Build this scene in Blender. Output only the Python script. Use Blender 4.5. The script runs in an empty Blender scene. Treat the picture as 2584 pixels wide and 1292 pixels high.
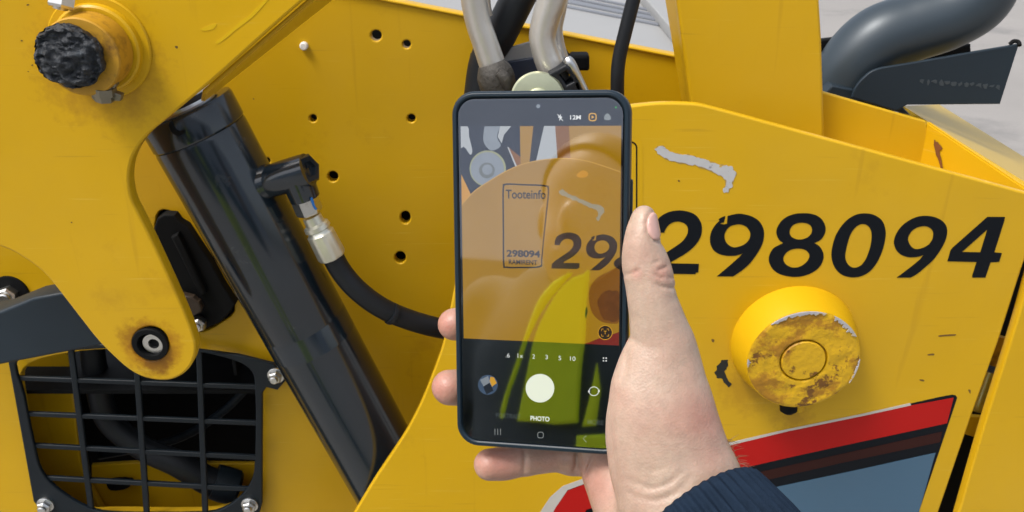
import bpy, bmesh, math, random
import numpy as np
from mathutils import Vector, Matrix, noise as mnoise

random.seed(7)
SC = bpy.context.scene
COL = SC.collection

# ---------------------------------------------------------------- camera, sky, sun, exposure
CAM = Vector((0, 0, 1.58))
PITCH = math.radians(25.0)
LENS = 32.0
F = 2584 * LENS / 36.0
cam_d = bpy.data.cameras.new('camera')
cam_d.lens = LENS
cam_d.sensor_width = 36
cam_d.clip_start = 0.02
cam_d.clip_end = 2000
cam = bpy.data.objects.new('camera', cam_d)
COL.objects.link(cam)
cam.location = CAM
cam.rotation_euler = (math.pi / 2 - PITCH, 0, 0)
SC.camera = cam
cam_d.dof.use_dof = True
cam_d.dof.focus_distance = 0.48
cam_d.dof.aperture_fstop = 44

SUN_EL, SUN_AZ = math.radians(60), math.radians(238)      # azimuth from +Y, clockwise
w = bpy.data.worlds.new('World')
SC.world = w
w.use_nodes = True
nt = w.node_tree
bg = nt.nodes['Background']
sky = nt.nodes.new('ShaderNodeTexSky')
sky.sky_type = 'NISHITA'
sky.sun_disc = False
sky.sun_elevation = SUN_EL
sky.sun_rotation = SUN_AZ
sky.air_density = 1.0
sky.dust_density = 4.0
sky.ozone_density = 1.0
hs = nt.nodes.new('ShaderNodeHueSaturation')
hs.inputs['Saturation'].default_value = 0.45
nt.links.new(sky.outputs[0], hs.inputs['Color'])
nt.links.new(hs.outputs[0], bg.inputs[0])
bg.inputs[1].default_value = 0.15

sd = bpy.data.lights.new('sun', 'SUN')
sd.energy = 1.5
sd.angle = math.radians(16)
sd.color = (1.0, 0.95, 0.88)
sun = bpy.data.objects.new('sun', sd)
COL.objects.link(sun)
sdir = Vector((math.sin(SUN_AZ) * math.cos(SUN_EL), math.cos(SUN_AZ) * math.cos(SUN_EL), math.sin(SUN_EL)))
sun.rotation_euler = sdir.to_track_quat('Z', 'Y').to_euler()
sun.location = (0, -5, 8)

SC.view_settings.view_transform = 'Standard'
SC.view_settings.look = 'None'
SC.view_settings.exposure = 0.70
SC.view_settings.gamma = 1
SC.view_settings.use_curve_mapping = False

# ---------------------------------------------------------------- sight-line helpers (photo pixels -> real points)
FWD = Vector((0, math.cos(PITCH), -math.sin(PITCH)))
DOWN = Vector((0, -math.sin(PITCH), -math.cos(PITCH)))
RIGHT = Vector((1, 0, 0))

def ray(px, py):
    return FWD + RIGHT * ((px - 1292) / F) + DOWN * ((py - 646) / F)

def P(px, py, Y):
    d = ray(px, py)
    return CAM + d * (Y / d.y)

def PD(px, py, depth):
    return CAM + ray(px, py) * depth

def mmpx(px, py, Y, n):
    d = ray(px, py)
    return n / F * (Y / d.y)

class Frame:
    def __init__(s, O, ux, uy):
        s.O, s.ux, s.uy = Vector(O), Vector(ux).normalized(), Vector(uy).normalized()
        s.n = s.ux.cross(s.uy)
        s.M = Matrix(((s.ux.x, s.uy.x, s.n.x, s.O.x), (s.ux.y, s.uy.y, s.n.y, s.O.y),
                      (s.ux.z, s.uy.z, s.n.z, s.O.z), (0, 0, 0, 1)))
    def uv(s, px, py):
        d = ray(px, py)
        t = (s.O - CAM).dot(s.n) / d.dot(s.n)
        q = CAM + d * t - s.O
        return (q.dot(s.ux), q.dot(s.uy))

def wall(Y):
    return Frame((0, Y, 0), (1, 0, 0), (0, 0, 1))

def smooth(pts, k=6, closed=True):
    """Catmull-Rom through the points."""
    n = len(pts)
    out = []
    rng = range(n) if closed else range(n - 1)
    for i in rng:
        if closed:
            p0, p1, p2, p3 = pts[(i - 1) % n], pts[i], pts[(i + 1) % n], pts[(i + 2) % n]
        else:
            p0, p1, p2, p3 = pts[max(i - 1, 0)], pts[i], pts[i + 1], pts[min(i + 2, n - 1)]
        for j in range(k):
            t = j / k
            out.append(tuple(0.5 * ((2 * b) + (-a + c) * t + (2 * a - 5 * b + 4 * c - d) * t * t + (-a + 3 * b - 3 * c + d) * t ** 3)
                             for a, b, c, d in zip(p0, p1, p2, p3)))
    if not closed:
        out.append(tuple(pts[-1]))
    return out

def rough(pts, amp, k=4, seed=0):
    o = smooth(pts, k)
    return [(x + amp * mnoise.noise(Vector((x * .12, y * .12, seed))) * 2, y + amp * mnoise.noise(Vector((x * .12, y * .12, seed + 9))) * 2) for x, y in o]

def circ(cx, cy, rx, ry=None, n=20, a0=0):
    ry = ry or rx
    return [(cx + rx * math.cos(a0 + 2 * math.pi * i / n), cy + ry * math.sin(a0 + 2 * math.pi * i / n)) for i in range(n)]

def rrect(x0, y0, x1, y1, r, k=5):
    o = []
    for cx, cy, a in ((x1 - r, y0 + r, -90), (x1 - r, y1 - r, 0), (x0 + r, y1 - r, 90), (x0 + r, y0 + r, 180)):
        for i in range(k + 1):
            t = math.radians(a + 90 * i / k)
            o.append((cx + r * math.cos(t), cy + r * math.sin(t)))
    return o

# ---------------------------------------------------------------- mesh builders
def shade(me, ang=35):
    me.polygons.foreach_set('use_smooth', [True] * len(me.polygons))
    me.set_sharp_from_angle(angle=math.radians(ang))
    return me

def plate_uv(fr, loops, th, bevel=0.0, off=0.0, ang=35):
    """Closed outlines (first outer, then holes) in the frame's plane, thickened away from the viewer."""
    cu = bpy.data.curves.new('c', 'CURVE')
    cu.dimensions = '2D'
    cu.fill_mode = 'BOTH' if th > 0 else 'BACK'
    bevel = min(bevel, th * 0.45)
    cu.extrude = max(th / 2 - bevel, 0)
    cu.bevel_depth = bevel
    cu.bevel_resolution = 2
    cu.offset = -bevel
    for lp in loops:
        sp = cu.splines.new('POLY')
        sp.points.add(len(lp) - 1)
        for q, (x, y) in zip(sp.points, lp):
            q.co = (x, y, 0, 1)
        sp.use_cyclic_u = True
    ob = bpy.data.objects.new('c', cu)
    me = bpy.data.meshes.new_from_object(ob)
    bpy.data.objects.remove(ob)
    bpy.data.curves.remove(cu)
    me.transform(fr.M @ Matrix.Translation((0, 0, off - th / 2)))
    return shade(me, ang)

def plate(fr, loops, th, bevel=0.0, off=0.0, ang=35):
    return plate_uv(fr, [[fr.uv(*p) for p in lp] for lp in loops], th, bevel, off, ang)

def flat_uv(fr, loops, off=0.0):
    cu = bpy.data.curves.new('c', 'CURVE')
    cu.dimensions = '2D'
    cu.fill_mode = 'FRONT'
    for lp in loops:
        sp = cu.splines.new('POLY')
        sp.points.add(len(lp) - 1)
        for q, (x, y) in zip(sp.points, lp):
            q.co = (x, y, 0, 1)
        sp.use_cyclic_u = True
    ob = bpy.data.objects.new('c', cu)
    me = bpy.data.meshes.new_from_object(ob)
    bpy.data.objects.remove(ob)
    bpy.data.curves.remove(cu)
    me.transform(fr.M @ Matrix.Translation((0, 0, off)))
    return me

def flat(fr, loops, off=0.0):
    return flat_uv(fr, [[fr.uv(*p) for p in lp] for lp in loops], off)

def text_mesh(fr, s, cx, cy, wpx, hpx=None, off=0.0, bold=0.0, th=0.0, rot=0.0):
    cu = bpy.data.curves.new('t', 'FONT')
    cu.body = s
    cu.align_x = 'CENTER'
    cu.size = 1
    cu.offset = bold
    cu.extrude = 0
    ob = bpy.data.objects.new('t', cu)
    COL.objects.link(ob)
    bpy.context.view_layer.update()
    me = bpy.data.meshes.new_from_object(ob.evaluated_get(bpy.context.evaluated_depsgraph_get()))
    bpy.data.objects.remove(ob)
    bpy.data.curves.remove(cu)
    co = np.array([v.co for v in me.vertices])
    lo, hi = co.min(0), co.max(0)
    u0, v0 = fr.uv(cx - wpx / 2, cy)
    u1, v1 = fr.uv(cx + wpx / 2, cy)
    sx = abs(u1 - u0) / (hi[0] - lo[0])
    sy = sx
    if hpx:
        _, va = fr.uv(cx, cy - hpx / 2)
        _, vb = fr.uv(cx, cy + hpx / 2)
        sy = abs(va - vb) / (hi[1] - lo[1])
    c = (lo + hi) / 2
    u, v = fr.uv(cx, cy)
    me.transform(fr.M @ Matrix.Translation((u, v, off)) @ Matrix.Rotation(rot, 4, 'Z') @ Matrix.Diagonal((sx, sy, 1, 1)) @ Matrix.Translation((-c[0], -c[1], 0)))
    return me

def from_bm(bm, ang=35):
    me = bpy.data.meshes.new('m')
    bmesh.ops.recalc_face_normals(bm, faces=bm.faces)
    bm.to_mesh(me)
    bm.free()
    return shade(me, ang)

def basis(d):
    d = d.normalized()
    a = Vector((0, 0, 1)) if abs(d.z) < 0.9 else Vector((1, 0, 0))
    x = a.cross(d).normalized()
    return x, d.cross(x)

def lathe(p0, p1, prof, seg=48, ang=30, rot=0.0, wob=None):
    """Profile (distance along p0->p1 in metres, radius) turned about the axis; capped."""
    d = (p1 - p0).normalized()
    x, y = basis(d)
    bm = bmesh.new()
    rings = []
    for t, r in prof:
        c = p0 + d * t
        rg = []
        for i in range(seg):
            a = rot + 2 * math.pi * i / seg
            rr = r * (wob(t, a) if wob else 1)
            rg.append(bm.verts.new(c + x * (rr * math.cos(a)) + y * (rr * math.sin(a))))
        rings.append(rg)
    for a, b in zip(rings, rings[1:]):
        for i in range(seg):
            bm.faces.new((a[i], a[(i + 1) % seg], b[(i + 1) % seg], b[i]))
    bm.faces.new(rings[0])
    bm.faces.new(rings[-1])
    return from_bm(bm, ang)

def tube(pts, rad, seg=20, k=8, ang=50, caps=True):
    pts = [Vector(p) for p in pts]
    if not isinstance(rad, (list, tuple)):
        rad = [rad] * len(pts)
    q = smooth([(p.x, p.y, p.z, r) for p, r in zip(pts, rad)], k, closed=False)
    bm = bmesh.new()
    rings = []
    prev = None
    for i, c in enumerate(q):
        a = Vector(q[max(i - 1, 0)][:3])
        b = Vector(q[min(i + 1, len(q) - 1)][:3])
        d = (b - a).normalized()
        if prev is None:
            x, _ = basis(d)
        else:
            x = (prev - d * prev.dot(d)).normalized()
        prev = x
        y = d.cross(x)
        rings.append([bm.verts.new(Vector(c[:3]) + (x * math.cos(2 * math.pi * j / seg) + y * math.sin(2 * math.pi * j / seg)) * c[3]) for j in range(seg)])
    for a, b in zip(rings, rings[1:]):
        for i in range(seg):
            bm.faces.new((a[i], a[(i + 1) % seg], b[(i + 1) % seg], b[i]))
    if caps:
        bm.faces.new(rings[0])
        bm.faces.new(rings[-1])
    return from_bm(bm, ang)

def box(c, sx, sy, sz, M=None, bevel=0.0):
    bm = bmesh.new()
    bmesh.ops.create_cube(bm, size=1)
    bmesh.ops.scale(bm, vec=(sx, sy, sz), verts=bm.verts)
    if bevel:
        bmesh.ops.bevel(bm, geom=bm.edges[:], offset=bevel, segments=2, affect='EDGES', profile=0.5)
    if M is not None:
        bmesh.ops.transform(bm, matrix=M, verts=bm.verts)
    bmesh.ops.translate(bm, vec=c, verts=bm.verts)
    return from_bm(bm, 40)

def join(meshes, mats=None):
    """Several meshes as one mesh; with mats, one material per piece."""
    bm = bmesh.new()
    idx = []
    ulist = []
    for i, m in enumerate(meshes):
        n0 = len(bm.faces)
        bm.from_mesh(m)
        bm.faces.ensure_lookup_table()
        if mats:
            if mats[i] not in ulist:
                ulist.append(mats[i])
            k = ulist.index(mats[i])
            for f in bm.faces[n0:]:
                f.material_index = k
    me = bpy.data.meshes.new('m')
    bm.to_mesh(me)
    bm.free()
    for m in ulist:
        me.materials.append(m)
    return me

WL = {}
def thing(name, label, cat, loc=(0, 0, 0), group=None):
    o = bpy.data.objects.new(name, None)
    COL.objects.link(o)
    o.empty_display_size = 0.1
    o.location = loc
    o['label'] = label
    o['category'] = cat
    if group:
        o['group'] = group
    WL[o] = Vector(loc)
    return o

def part(name, me, mat, parent=None, label=None, kind=None):
    co = np.empty(len(me.vertices) * 3)
    me.vertices.foreach_get('co', co)
    co = co.reshape(-1, 3)
    c = Vector((co.min(0) + co.max(0)) / 2)
    me.transform(Matrix.Translation(-c))
    me.name = name
    if mat is not None and not len(me.materials):
        me.materials.append(mat)
    o = bpy.data.objects.new(name, me)
    COL.objects.link(o)
    o.location = c
    WL[o] = c
    if parent is not None:
        o.parent = parent
        o.location = c - WL[parent]
    if label:
        o['label'] = label
    if kind:
        o['kind'] = kind
    return o

# ---------------------------------------------------------------- materials
def lin(r, g, b):
    f = lambda c: (c / 255 / 12.92) if c <= 10.3 else ((c / 255 + 0.055) / 1.055) ** 2.4
    return (f(r), f(g), f(b), 1)

def mat(name, col, rough=0.5, metal=0.0, spec=0.5, bump=None, var=0.0, vscale=8.0, coat=0.0, dark=None, seed=0.0, rvar=0.0, stain=None, wave=0.0, scratch=0.0, dust=None, radial=()):
    """Principled; bump=(scale, strength, distance); var = base colour variation; stain=(colour, scale, threshold, softness)."""
    m = bpy.data.materials.new(name)
    m.use_nodes = True
    t = m.node_tree
    b = t.nodes['Principled BSDF']
    col = tuple(col) + ((1,) if len(col) == 3 else ())
    b.inputs['Base Color'].default_value = col
    b.inputs['Roughness'].default_value = rough
    b.inputs['Metallic'].default_value = metal
    b.inputs['Specular IOR Level'].default_value = spec
    b.inputs['Coat Weight'].default_value = coat
    b.inputs['Coat Roughness'].default_value = 0.08
    tc = t.nodes.new('ShaderNodeTexCoord')
    mp = t.nodes.new('ShaderNodeMapping')
    mp.inputs['Location'].default_value = (seed, seed * 1.7, seed * .3)
    t.links.new(tc.outputs['Object'], mp.inputs[0])
    src = mp.outputs[0]
    colout = None
    def noise(scale, detail=5, rough_=0.6):
        n = t.nodes.new('ShaderNodeTexNoise')
        n.inputs['Scale'].default_value = scale
        n.inputs['Detail'].default_value = detail
        n.inputs['Roughness'].default_value = rough_
        t.links.new(src, n.inputs['Vector'])
        return n
    if var:
        n = noise(vscale)
        mx = t.nodes.new('ShaderNodeMix')
        mx.data_type = 'RGBA'
        mx.inputs['A'].default_value = tuple(c * (1 - var) for c in col[:3]) + (1,)
        mx.inputs['B'].default_value = tuple(min(1, c * (1 + var)) for c in col[:3]) + (1,)
        t.links.new(n.outputs['Fac'], mx.inputs['Factor'])
        colout = mx.outputs['Result']
    if stain:
        for sc_, s_scale, thr, soft in ([stain] if isinstance(stain[0][0], float) else stain):
            n = noise(s_scale, 8, 0.7)
            mr = t.nodes.new('ShaderNodeMapRange')
            mr.inputs['From Min'].default_value = thr
            mr.inputs['From Max'].default_value = thr + soft
            t.links.new(n.outputs['Fac'], mr.inputs['Value'])
            mx = t.nodes.new('ShaderNodeMix')
            mx.data_type = 'RGBA'
            if colout is None:
                mx.inputs['A'].default_value = col
            else:
                t.links.new(colout, mx.inputs['A'])
            mx.inputs['B'].default_value = tuple(sc_)[:3] + (1,)
            t.links.new(mr.outputs[0], mx.inputs['Factor'])
            colout = mx.outputs['Result']
    def blend(fac, rgb):
        nonlocal colout
        mx = t.nodes.new('ShaderNodeMix')
        mx.data_type = 'RGBA'
        if colout is None:
            mx.inputs['A'].default_value = col
        else:
            t.links.new(colout, mx.inputs['A'])
        mx.inputs['B'].default_value = tuple(rgb)[:3] + (1,)
        t.links.new(fac, mx.inputs['Factor'])
        colout = mx.outputs['Result']
    def ramp(sock, lo, hi, to):
        mr = t.nodes.new('ShaderNodeMapRange')
        mr.inputs['From Min'].default_value = lo
        mr.inputs['From Max'].default_value = hi
        mr.inputs['To Max'].default_value = to
        t.links.new(sock, mr.inputs['Value'])
        return mr.outputs[0]
    if dust:                                    # (colour, scale, amount): pale film in broad drifts
        blend(ramp(noise(dust[1], 7, .65).outputs['Fac'], .42, .75, dust[2]), dust[0])
    if scratch:                                 # long thin scuffs in two directions
        for rz, sc3, rgb in ((.5, (14, 14, 420), (.70, .50, .10)), (-.9, (10, 10, 300), (.30, .17, .02)), (.06, (70, 70, 4), (.40, .22, .01))):
            m2 = t.nodes.new('ShaderNodeMapping')
            m2.inputs['Rotation'].default_value = (0, rz, 0)
            m2.inputs['Scale'].default_value = sc3
            t.links.new(src, m2.inputs[0])
            n = t.nodes.new('ShaderNodeTexNoise')
            n.inputs['Scale'].default_value = 1
            n.inputs['Detail'].default_value = 3
            t.links.new(m2.outputs[0], n.inputs['Vector'])
            blend(ramp(n.outputs['Fac'], .67, .74, scratch), rgb)
    for cen, r0, r1, rgb, amt in radial:        # rust and grime round pins, painted shade under the boss (world position)
        ge = t.nodes.new('ShaderNodeNewGeometry')
        ds = t.nodes.new('ShaderNodeVectorMath'); ds.operation = 'DISTANCE'
        ds.inputs[1].default_value = tuple(cen)
        t.links.new(ge.outputs['Position'], ds.inputs[0])
        n = noise(75, 7, .7)
        ma = t.nodes.new('ShaderNodeMath'); ma.operation = 'MULTIPLY_ADD'
        ma.inputs[1].default_value = (r1 - r0) * 3.0
        t.links.new(n.outputs['Fac'], ma.inputs[0]); t.links.new(ds.outputs['Value'], ma.inputs[2])
        mr = t.nodes.new('ShaderNodeMapRange')
        mr.inputs['From Min'].default_value = r0 + (r1 - r0) * 1.5
        mr.inputs['From Max'].default_value = r1 + (r1 - r0) * 1.5
        mr.inputs['To Min'].default_value = amt
        mr.inputs['To Max'].default_value = 0
        t.links.new(ma.outputs[0], mr.inputs['Value'])
        blend(mr.outputs[0], rgb)
    if colout is not None:
        t.links.new(colout, b.inputs['Base Color'])
    if rvar:
        n = noise(vscale * 2.3)
        mr = t.nodes.new('ShaderNodeMapRange')
        mr.inputs['To Min'].default_value = max(0, rough - rvar)
        mr.inputs['To Max'].default_value = rough + rvar
        t.links.new(n.outputs['Fac'], mr.inputs['Value'])
        t.links.new(mr.outputs[0], b.inputs['Roughness'])
    if bump:
        n = noise(bump[0], 6)
        bp = t.nodes.new('ShaderNodeBump')
        bp.inputs['Strength'].default_value = bump[1]
        bp.inputs['Distance'].default_value = bump[2]
        t.links.new(n.outputs['Fac'], bp.inputs['Height'])
        if wave:
            n2 = noise(5.5, 2, .4)
            b2 = t.nodes.new('ShaderNodeBump')
            b2.inputs['Strength'].default_value = wave
            b2.inputs['Distance'].default_value = 0.02
            t.links.new(n2.outputs['Fac'], b2.inputs['Height'])
            t.links.new(b2.outputs[0], bp.inputs['Normal'])
        t.links.new(bp.outputs[0], b.inputs['Normal'])
    return m

def emit(name, rgb, k=1.0, noise_amt=0.0, nscale=60):
    m = bpy.data.materials.new(name)
    m.use_nodes = True
    t = m.node_tree
    b = t.nodes['Principled BSDF']
    b.inputs['Base Color'].default_value = (0, 0, 0, 1)
    b.inputs['Specular IOR Level'].default_value = 0
    b.inputs['Roughness'].default_value = 1
    c = lin(*rgb)
    b.inputs['Emission Color'].default_value = c
    b.inputs['Emission Strength'].default_value = k
    if noise_amt:
        tc = t.nodes.new('ShaderNodeTexCoord')
        n = t.nodes.new('ShaderNodeTexNoise')
        n.inputs['Scale'].default_value = nscale
        n.inputs['Detail'].default_value = 4
        t.links.new(tc.outputs['Object'], n.inputs['Vector'])
        mx = t.nodes.new('ShaderNodeMix')
        mx.data_type = 'RGBA'
        mx.inputs['A'].default_value = tuple(v * (1 - noise_amt) for v in c[:3]) + (1,)
        mx.inputs['B'].default_value = tuple(v * (1 + noise_amt) for v in c[:3]) + (1,)
        t.links.new(n.outputs['Fac'], mx.inputs['Factor'])
        t.links.new(mx.outputs['Result'], b.inputs['Emission Color'])
    return m

YEL = (0.59, 0.345, 0.004)
BROWN = (0.16, 0.075, 0.01)
M = {}
DUST = ((0.46, 0.33, 0.09), 3.2, 0.14)
YST = [((0.40, 0.21, 0.006), 9, 0.60, 0.28), ((0.10, 0.06, 0.02), 38, 0.735, 0.03)]
YKW = dict(spec=0.32, bump=(700, 0.06, 0.0004), var=0.07, vscale=6, rvar=0.10, wave=0.22, scratch=0.25, dust=DUST)
M['yellow'] = mat('yellow_paint', YEL, 0.38, stain=YST, **YKW)
M['yellow_boom'] = mat('yellow_paint_boom', YEL, 0.36, seed=2.2, stain=YST, radial=[
    (P(383, 876, .745), .018, .032, (.36, .15, .006), .9), (P(392, 915, .745), .008, .020, (.20, .08, .006), .8), (P(345, 850, .745), .008, .020, (.24, .10, .006), .6), (P(248, 165, .745), .030, .060, (.34, .17, .01), .6)], **YKW)
M['yellow_side'] = mat('yellow_paint_side_panel', YEL, 0.34, seed=3.1, stain=[((0.42, 0.23, 0.006), 7, 0.62, 0.25), ((0.09, 0.06, 0.02), 30, 0.755, 0.03)],
                       radial=[(P(1890, 985, .77), .010, .035, (.36, .19, .01), .5), (P(2000, 1050, .77), .006, .022, (.30, .15, .01), .55)], **YKW)  # brown patches paint the soft shade below the pivot boss
M['yellow_worn'] = mat('worn_yellow_paint', YEL, 0.5, bump=(150, 0.5, 0.0025), var=0.10, vscale=30, seed=1.3,
                       stain=[((0.36, 0.17, 0.006), 22, 0.50, 0.07), ((0.15, 0.06, 0.005), 34, 0.565, 0.04)])
M['yellow_pin'] = mat('yellow_pin_paint', YEL, 0.4, spec=.3, bump=(200, 0.12, 0.001), var=0.06, vscale=20, seed=5.0,
                      stain=[((0.5, 0.28, 0.02), 30, 0.58, 0.1)])
M['rusty_yellow'] = mat('grimy_yellow_paint', (0.48, 0.25, 0.012), 0.55, bump=(160, 0.3, 0.001), var=0.15, vscale=25,
                        stain=[(BROWN, 30, 0.5, 0.15)])
M['black_paint'] = mat('black_gloss_paint', (0.007, 0.014, 0.021), 0.16, spec=0.75, bump=(300, 0.05, 0.0005), var=0.3, vscale=14, rvar=0.09,
                       stain=[((0.05, 0.055, 0.055), 24, 0.60, 0.2)])
M['black_rubber'] = mat('black_rubber', (0.008, 0.010, 0.013), 0.5, spec=.35, bump=(500, 0.15, 0.0005), var=0.3, vscale=30)
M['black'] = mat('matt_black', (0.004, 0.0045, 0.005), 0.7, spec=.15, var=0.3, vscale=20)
M['grease'] = mat('dried_black_grease', (0.010, 0.014, 0.020), 0.5, bump=(260, 0.8, 0.003), var=0.5, vscale=90,
                  stain=[((0.07, 0.085, 0.10), 110, 0.56, 0.12)])
M['grey_paint'] = mat('dark_grey_paint', (0.016, 0.026, 0.036), 0.4, spec=.3, bump=(400, 0.06, 0.0005), var=0.2, vscale=10, rvar=0.08,
                      stain=[((0.10, 0.085, 0.06), 14, 0.66, 0.1)])
M['exhaust'] = mat('grey_exhaust_coating', (0.034, 0.048, 0.060), 0.38, metal=0.2, bump=(500, 0.1, 0.0005), var=0.15, vscale=20)
M['plastic'] = mat('dark_plastic', (0.007, 0.012, 0.017), 0.45, spec=.3, bump=(700, 0.1, 0.0004), var=0.25, vscale=25)
M['steel'] = mat('zinc_plated_steel', (0.62, 0.62, 0.60), 0.32, metal=1.0, bump=(200, 0.06, 0.0005), var=0.15, vscale=40,
                 stain=[((0.25, 0.22, 0.18), 60, 0.62, 0.1)])
M['dark_steel'] = mat('dirty_bolt_steel', (0.22, 0.20, 0.15), 0.42, metal=0.8, bump=(220, 0.3, 0.001), var=0.4, vscale=60)
M['rod'] = mat('chromed_rod', (0.8, 0.8, 0.8), 0.3, metal=0.8)
M['zinc_yellow'] = mat('yellow_zinc_plating', (0.62, 0.63, 0.42), 0.3, metal=0.9, bump=(150, 0.08, 0.0006), var=0.2, vscale=30)
M['ferrule'] = mat('ferrule_plating', (0.72, 0.71, 0.60), 0.34, metal=0.75, bump=(150, 0.15, 0.0008), var=0.2, vscale=60, stain=[((.35, .33, .30), 90, .62, .08)])
M['pipe'] = mat('pale_metallic_sleeve', (0.55, 0.53, 0.49), 0.36, metal=0.6, bump=(120, 0.25, 0.002), var=0.12, vscale=25,
                stain=[((0.30, 0.27, 0.22), 26, 0.62, 0.15)])
M['grime'] = mat('grimy_fitting', (0.05, 0.045, 0.038), 0.6, bump=(180, 0.7, 0.003), var=0.6, vscale=70,
                 stain=[((0.25, 0.22, 0.18), 90, 0.6, 0.1)])
M['digit'] = mat('black_vinyl', (0.004, 0.006, 0.009), 0.10, spec=0.15, bump=(40, 0.02, 0.001))
M['red'] = mat('red_vinyl', (0.42, 0.008, 0.006), 0.3, spec=.2, var=0.08, vscale=12)
M['maroon'] = mat('maroon_vinyl', (0.030, 0.007, 0.005), 0.25, spec=.2, var=0.2, vscale=8)
M['white_edge'] = mat('pale_vinyl_edge', (0.50, 0.47, 0.42), 0.5, var=0.1, vscale=40)
M['blue_vinyl'] = mat('blue_grey_gloss_vinyl', (0.040, 0.105, 0.175), 0.14, spec=0.8, var=0.12, vscale=5,
                      stain=[((0.3, 0.35, 0.4), 120, 0.74, 0.03)])
M['scrape'] = mat('bare_primer_scrape', (0.46, 0.46, 0.46), 0.55, bump=(300, 0.3, 0.0006), var=0.12, vscale=80,
                  stain=[((0.24, 0.24, 0.27), 120, 0.60, 0.06), ((0.50, 0.33, 0.06), 70, 0.62, 0.04)])
M['bare_rim'] = mat('bare_rim_metal', (.40, .385, .39), .5, var=.25, vscale=90, stain=[((.50, .33, .03), 50, .55, .06)])
M['chip'] = mat('black_chip', (0.012, 0.013, 0.010), 0.6, var=0.3, vscale=60)
M['white_panel'] = mat('pale_sheet_metal', (0.27, 0.27, 0.265), 0.45, var=0.05, vscale=3)
M['grey_rib'] = mat('grey_rib_metal', (0.14, 0.15, 0.17), 0.45, var=0.1, vscale=3)
M['concrete'] = mat('pale_concrete', (0.25, 0.238, 0.225), 0.85, bump=(60, 0.3, 0.01), var=0.15, vscale=0.9,
                    stain=[((0.17, 0.165, 0.16), 0.6, 0.53, 0.15)])
M['case'] = mat('navy_black_phone_case', (0.008, 0.018, 0.028), 0.36, spec=.35, bump=(1500, 0.05, 0.0002), var=0.1, vscale=50)
M['cuff'] = mat('navy_ribbed_knit', (0.009, 0.018, 0.034), 0.85, spec=.1, bump=(900, 0.5, 0.001), var=0.3, vscale=120)
M['navy'] = mat('navy_jacket_cloth', (0.010, 0.016, 0.026), 0.85, spec=.2, bump=(300, 0.3, 0.002), var=0.2, vscale=20)
M['hivis'] = mat('hi_vis_yellow_cloth', (0.74, 1.0, 0.02), 0.7, bump=(40, 0.3, 0.004), var=0.08, vscale=12)
M['reflective'] = mat('grey_reflective_tape', (0.30, 0.33, 0.36), 0.35, var=0.08, vscale=20)
M['tyre'] = mat('tyre_rubber', (0.015, 0.015, 0.016), 0.8, bump=(80, 0.3, 0.003), var=0.3, vscale=10)
M['hair'] = mat('brown_hair', (0.05, 0.03, 0.018), 0.5)
M['arm_hair'] = mat('light_brown_hair', (0.16, 0.085, 0.04), 0.5)
M['glass_black'] = mat('phone_glass_black', (0.004, 0.005, 0.006), 0.06)

def skin_mat(name, col, red, rough=0.42):
    m = bpy.data.materials.new(name)
    m.use_nodes = True
    t = m.node_tree
    b = t.nodes['Principled BSDF']
    tc = t.nodes.new('ShaderNodeTexCoord')
    def noise(scale, detail, rg=0.6):
        n = t.nodes.new('ShaderNodeTexNoise')
        n.inputs['Scale'].default_value = scale
        n.inputs['Detail'].default_value = detail
        n.inputs['Roughness'].default_value = rg
        t.links.new(tc.outputs['Object'], n.inputs['Vector'])
        return n
    n1, n2, n3 = noise(34, 4), noise(230, 5, .7), noise(700, 3)
    at = t.nodes.new('ShaderNodeAttribute')
    at.attribute_name = 'flush'
    mx = t.nodes.new('ShaderNodeMix'); mx.data_type = 'RGBA'
    mx.inputs['A'].default_value = col + (1,)
    mx.inputs['B'].default_value = red + (1,)
    ad = t.nodes.new('ShaderNodeMath'); ad.operation = 'MULTIPLY_ADD'
    mr = t.nodes.new('ShaderNodeMapRange')
    mr.inputs['From Min'].default_value = 0.4; mr.inputs['From Max'].default_value = 0.72
    mr.inputs['To Max'].default_value = 0.36
    t.links.new(n1.outputs['Fac'], mr.inputs['Value'])
    ad.inputs[1].default_value = 1.0
    t.links.new(at.outputs['Fac'], ad.inputs[0]); t.links.new(mr.outputs[0], ad.inputs[2])
    ad.use_clamp = True
    t.links.new(ad.outputs[0], mx.inputs['Factor'])
    m2 = t.nodes.new('ShaderNodeMix'); m2.data_type = 'RGBA'; m2.blend_type = 'MULTIPLY'
    m2.inputs['Factor'].default_value = 1
    rp = t.nodes.new('ShaderNodeMapRange')
    rp.inputs['From Min'].default_value = 0.3; rp.inputs['From Max'].default_value = 0.7
    rp.inputs['To Min'].default_value = 0.88; rp.inputs['To Max'].default_value = 1.06
    t.links.new(n2.outputs['Fac'], rp.inputs['Value'])
    t.links.new(mx.outputs['Result'], m2.inputs['A']); t.links.new(rp.outputs[0], m2.inputs['B'])
    t.links.new(m2.outputs['Result'], b.inputs['Base Color'])
    b.inputs['Roughness'].default_value = rough
    b.inputs['Subsurface Weight'].default_value = 0.25
    b.inputs['Subsurface Radius'].default_value = (1.0, 0.35, 0.2)
    b.inputs['Subsurface Scale'].default_value = 0.003
    vo = t.nodes.new('ShaderNodeTexVoronoi')
    vo.inputs['Scale'].default_value = 900
    t.links.new(tc.outputs['Object'], vo.inputs['Vector'])
    av = t.nodes.new('ShaderNodeMath'); av.operation = 'MULTIPLY_ADD'; av.inputs[1].default_value = 0.5
    t.links.new(vo.outputs['Distance'], av.inputs[0]); t.links.new(n2.outputs['Fac'], av.inputs[2])
    bp = t.nodes.new('ShaderNodeBump'); bp.inputs['Strength'].default_value = 0.42; bp.inputs['Distance'].default_value = 0.0005
    t.links.new(av.outputs[0], bp.inputs['Height']); t.links.new(bp.outputs[0], b.inputs['Normal'])
    return m
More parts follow.
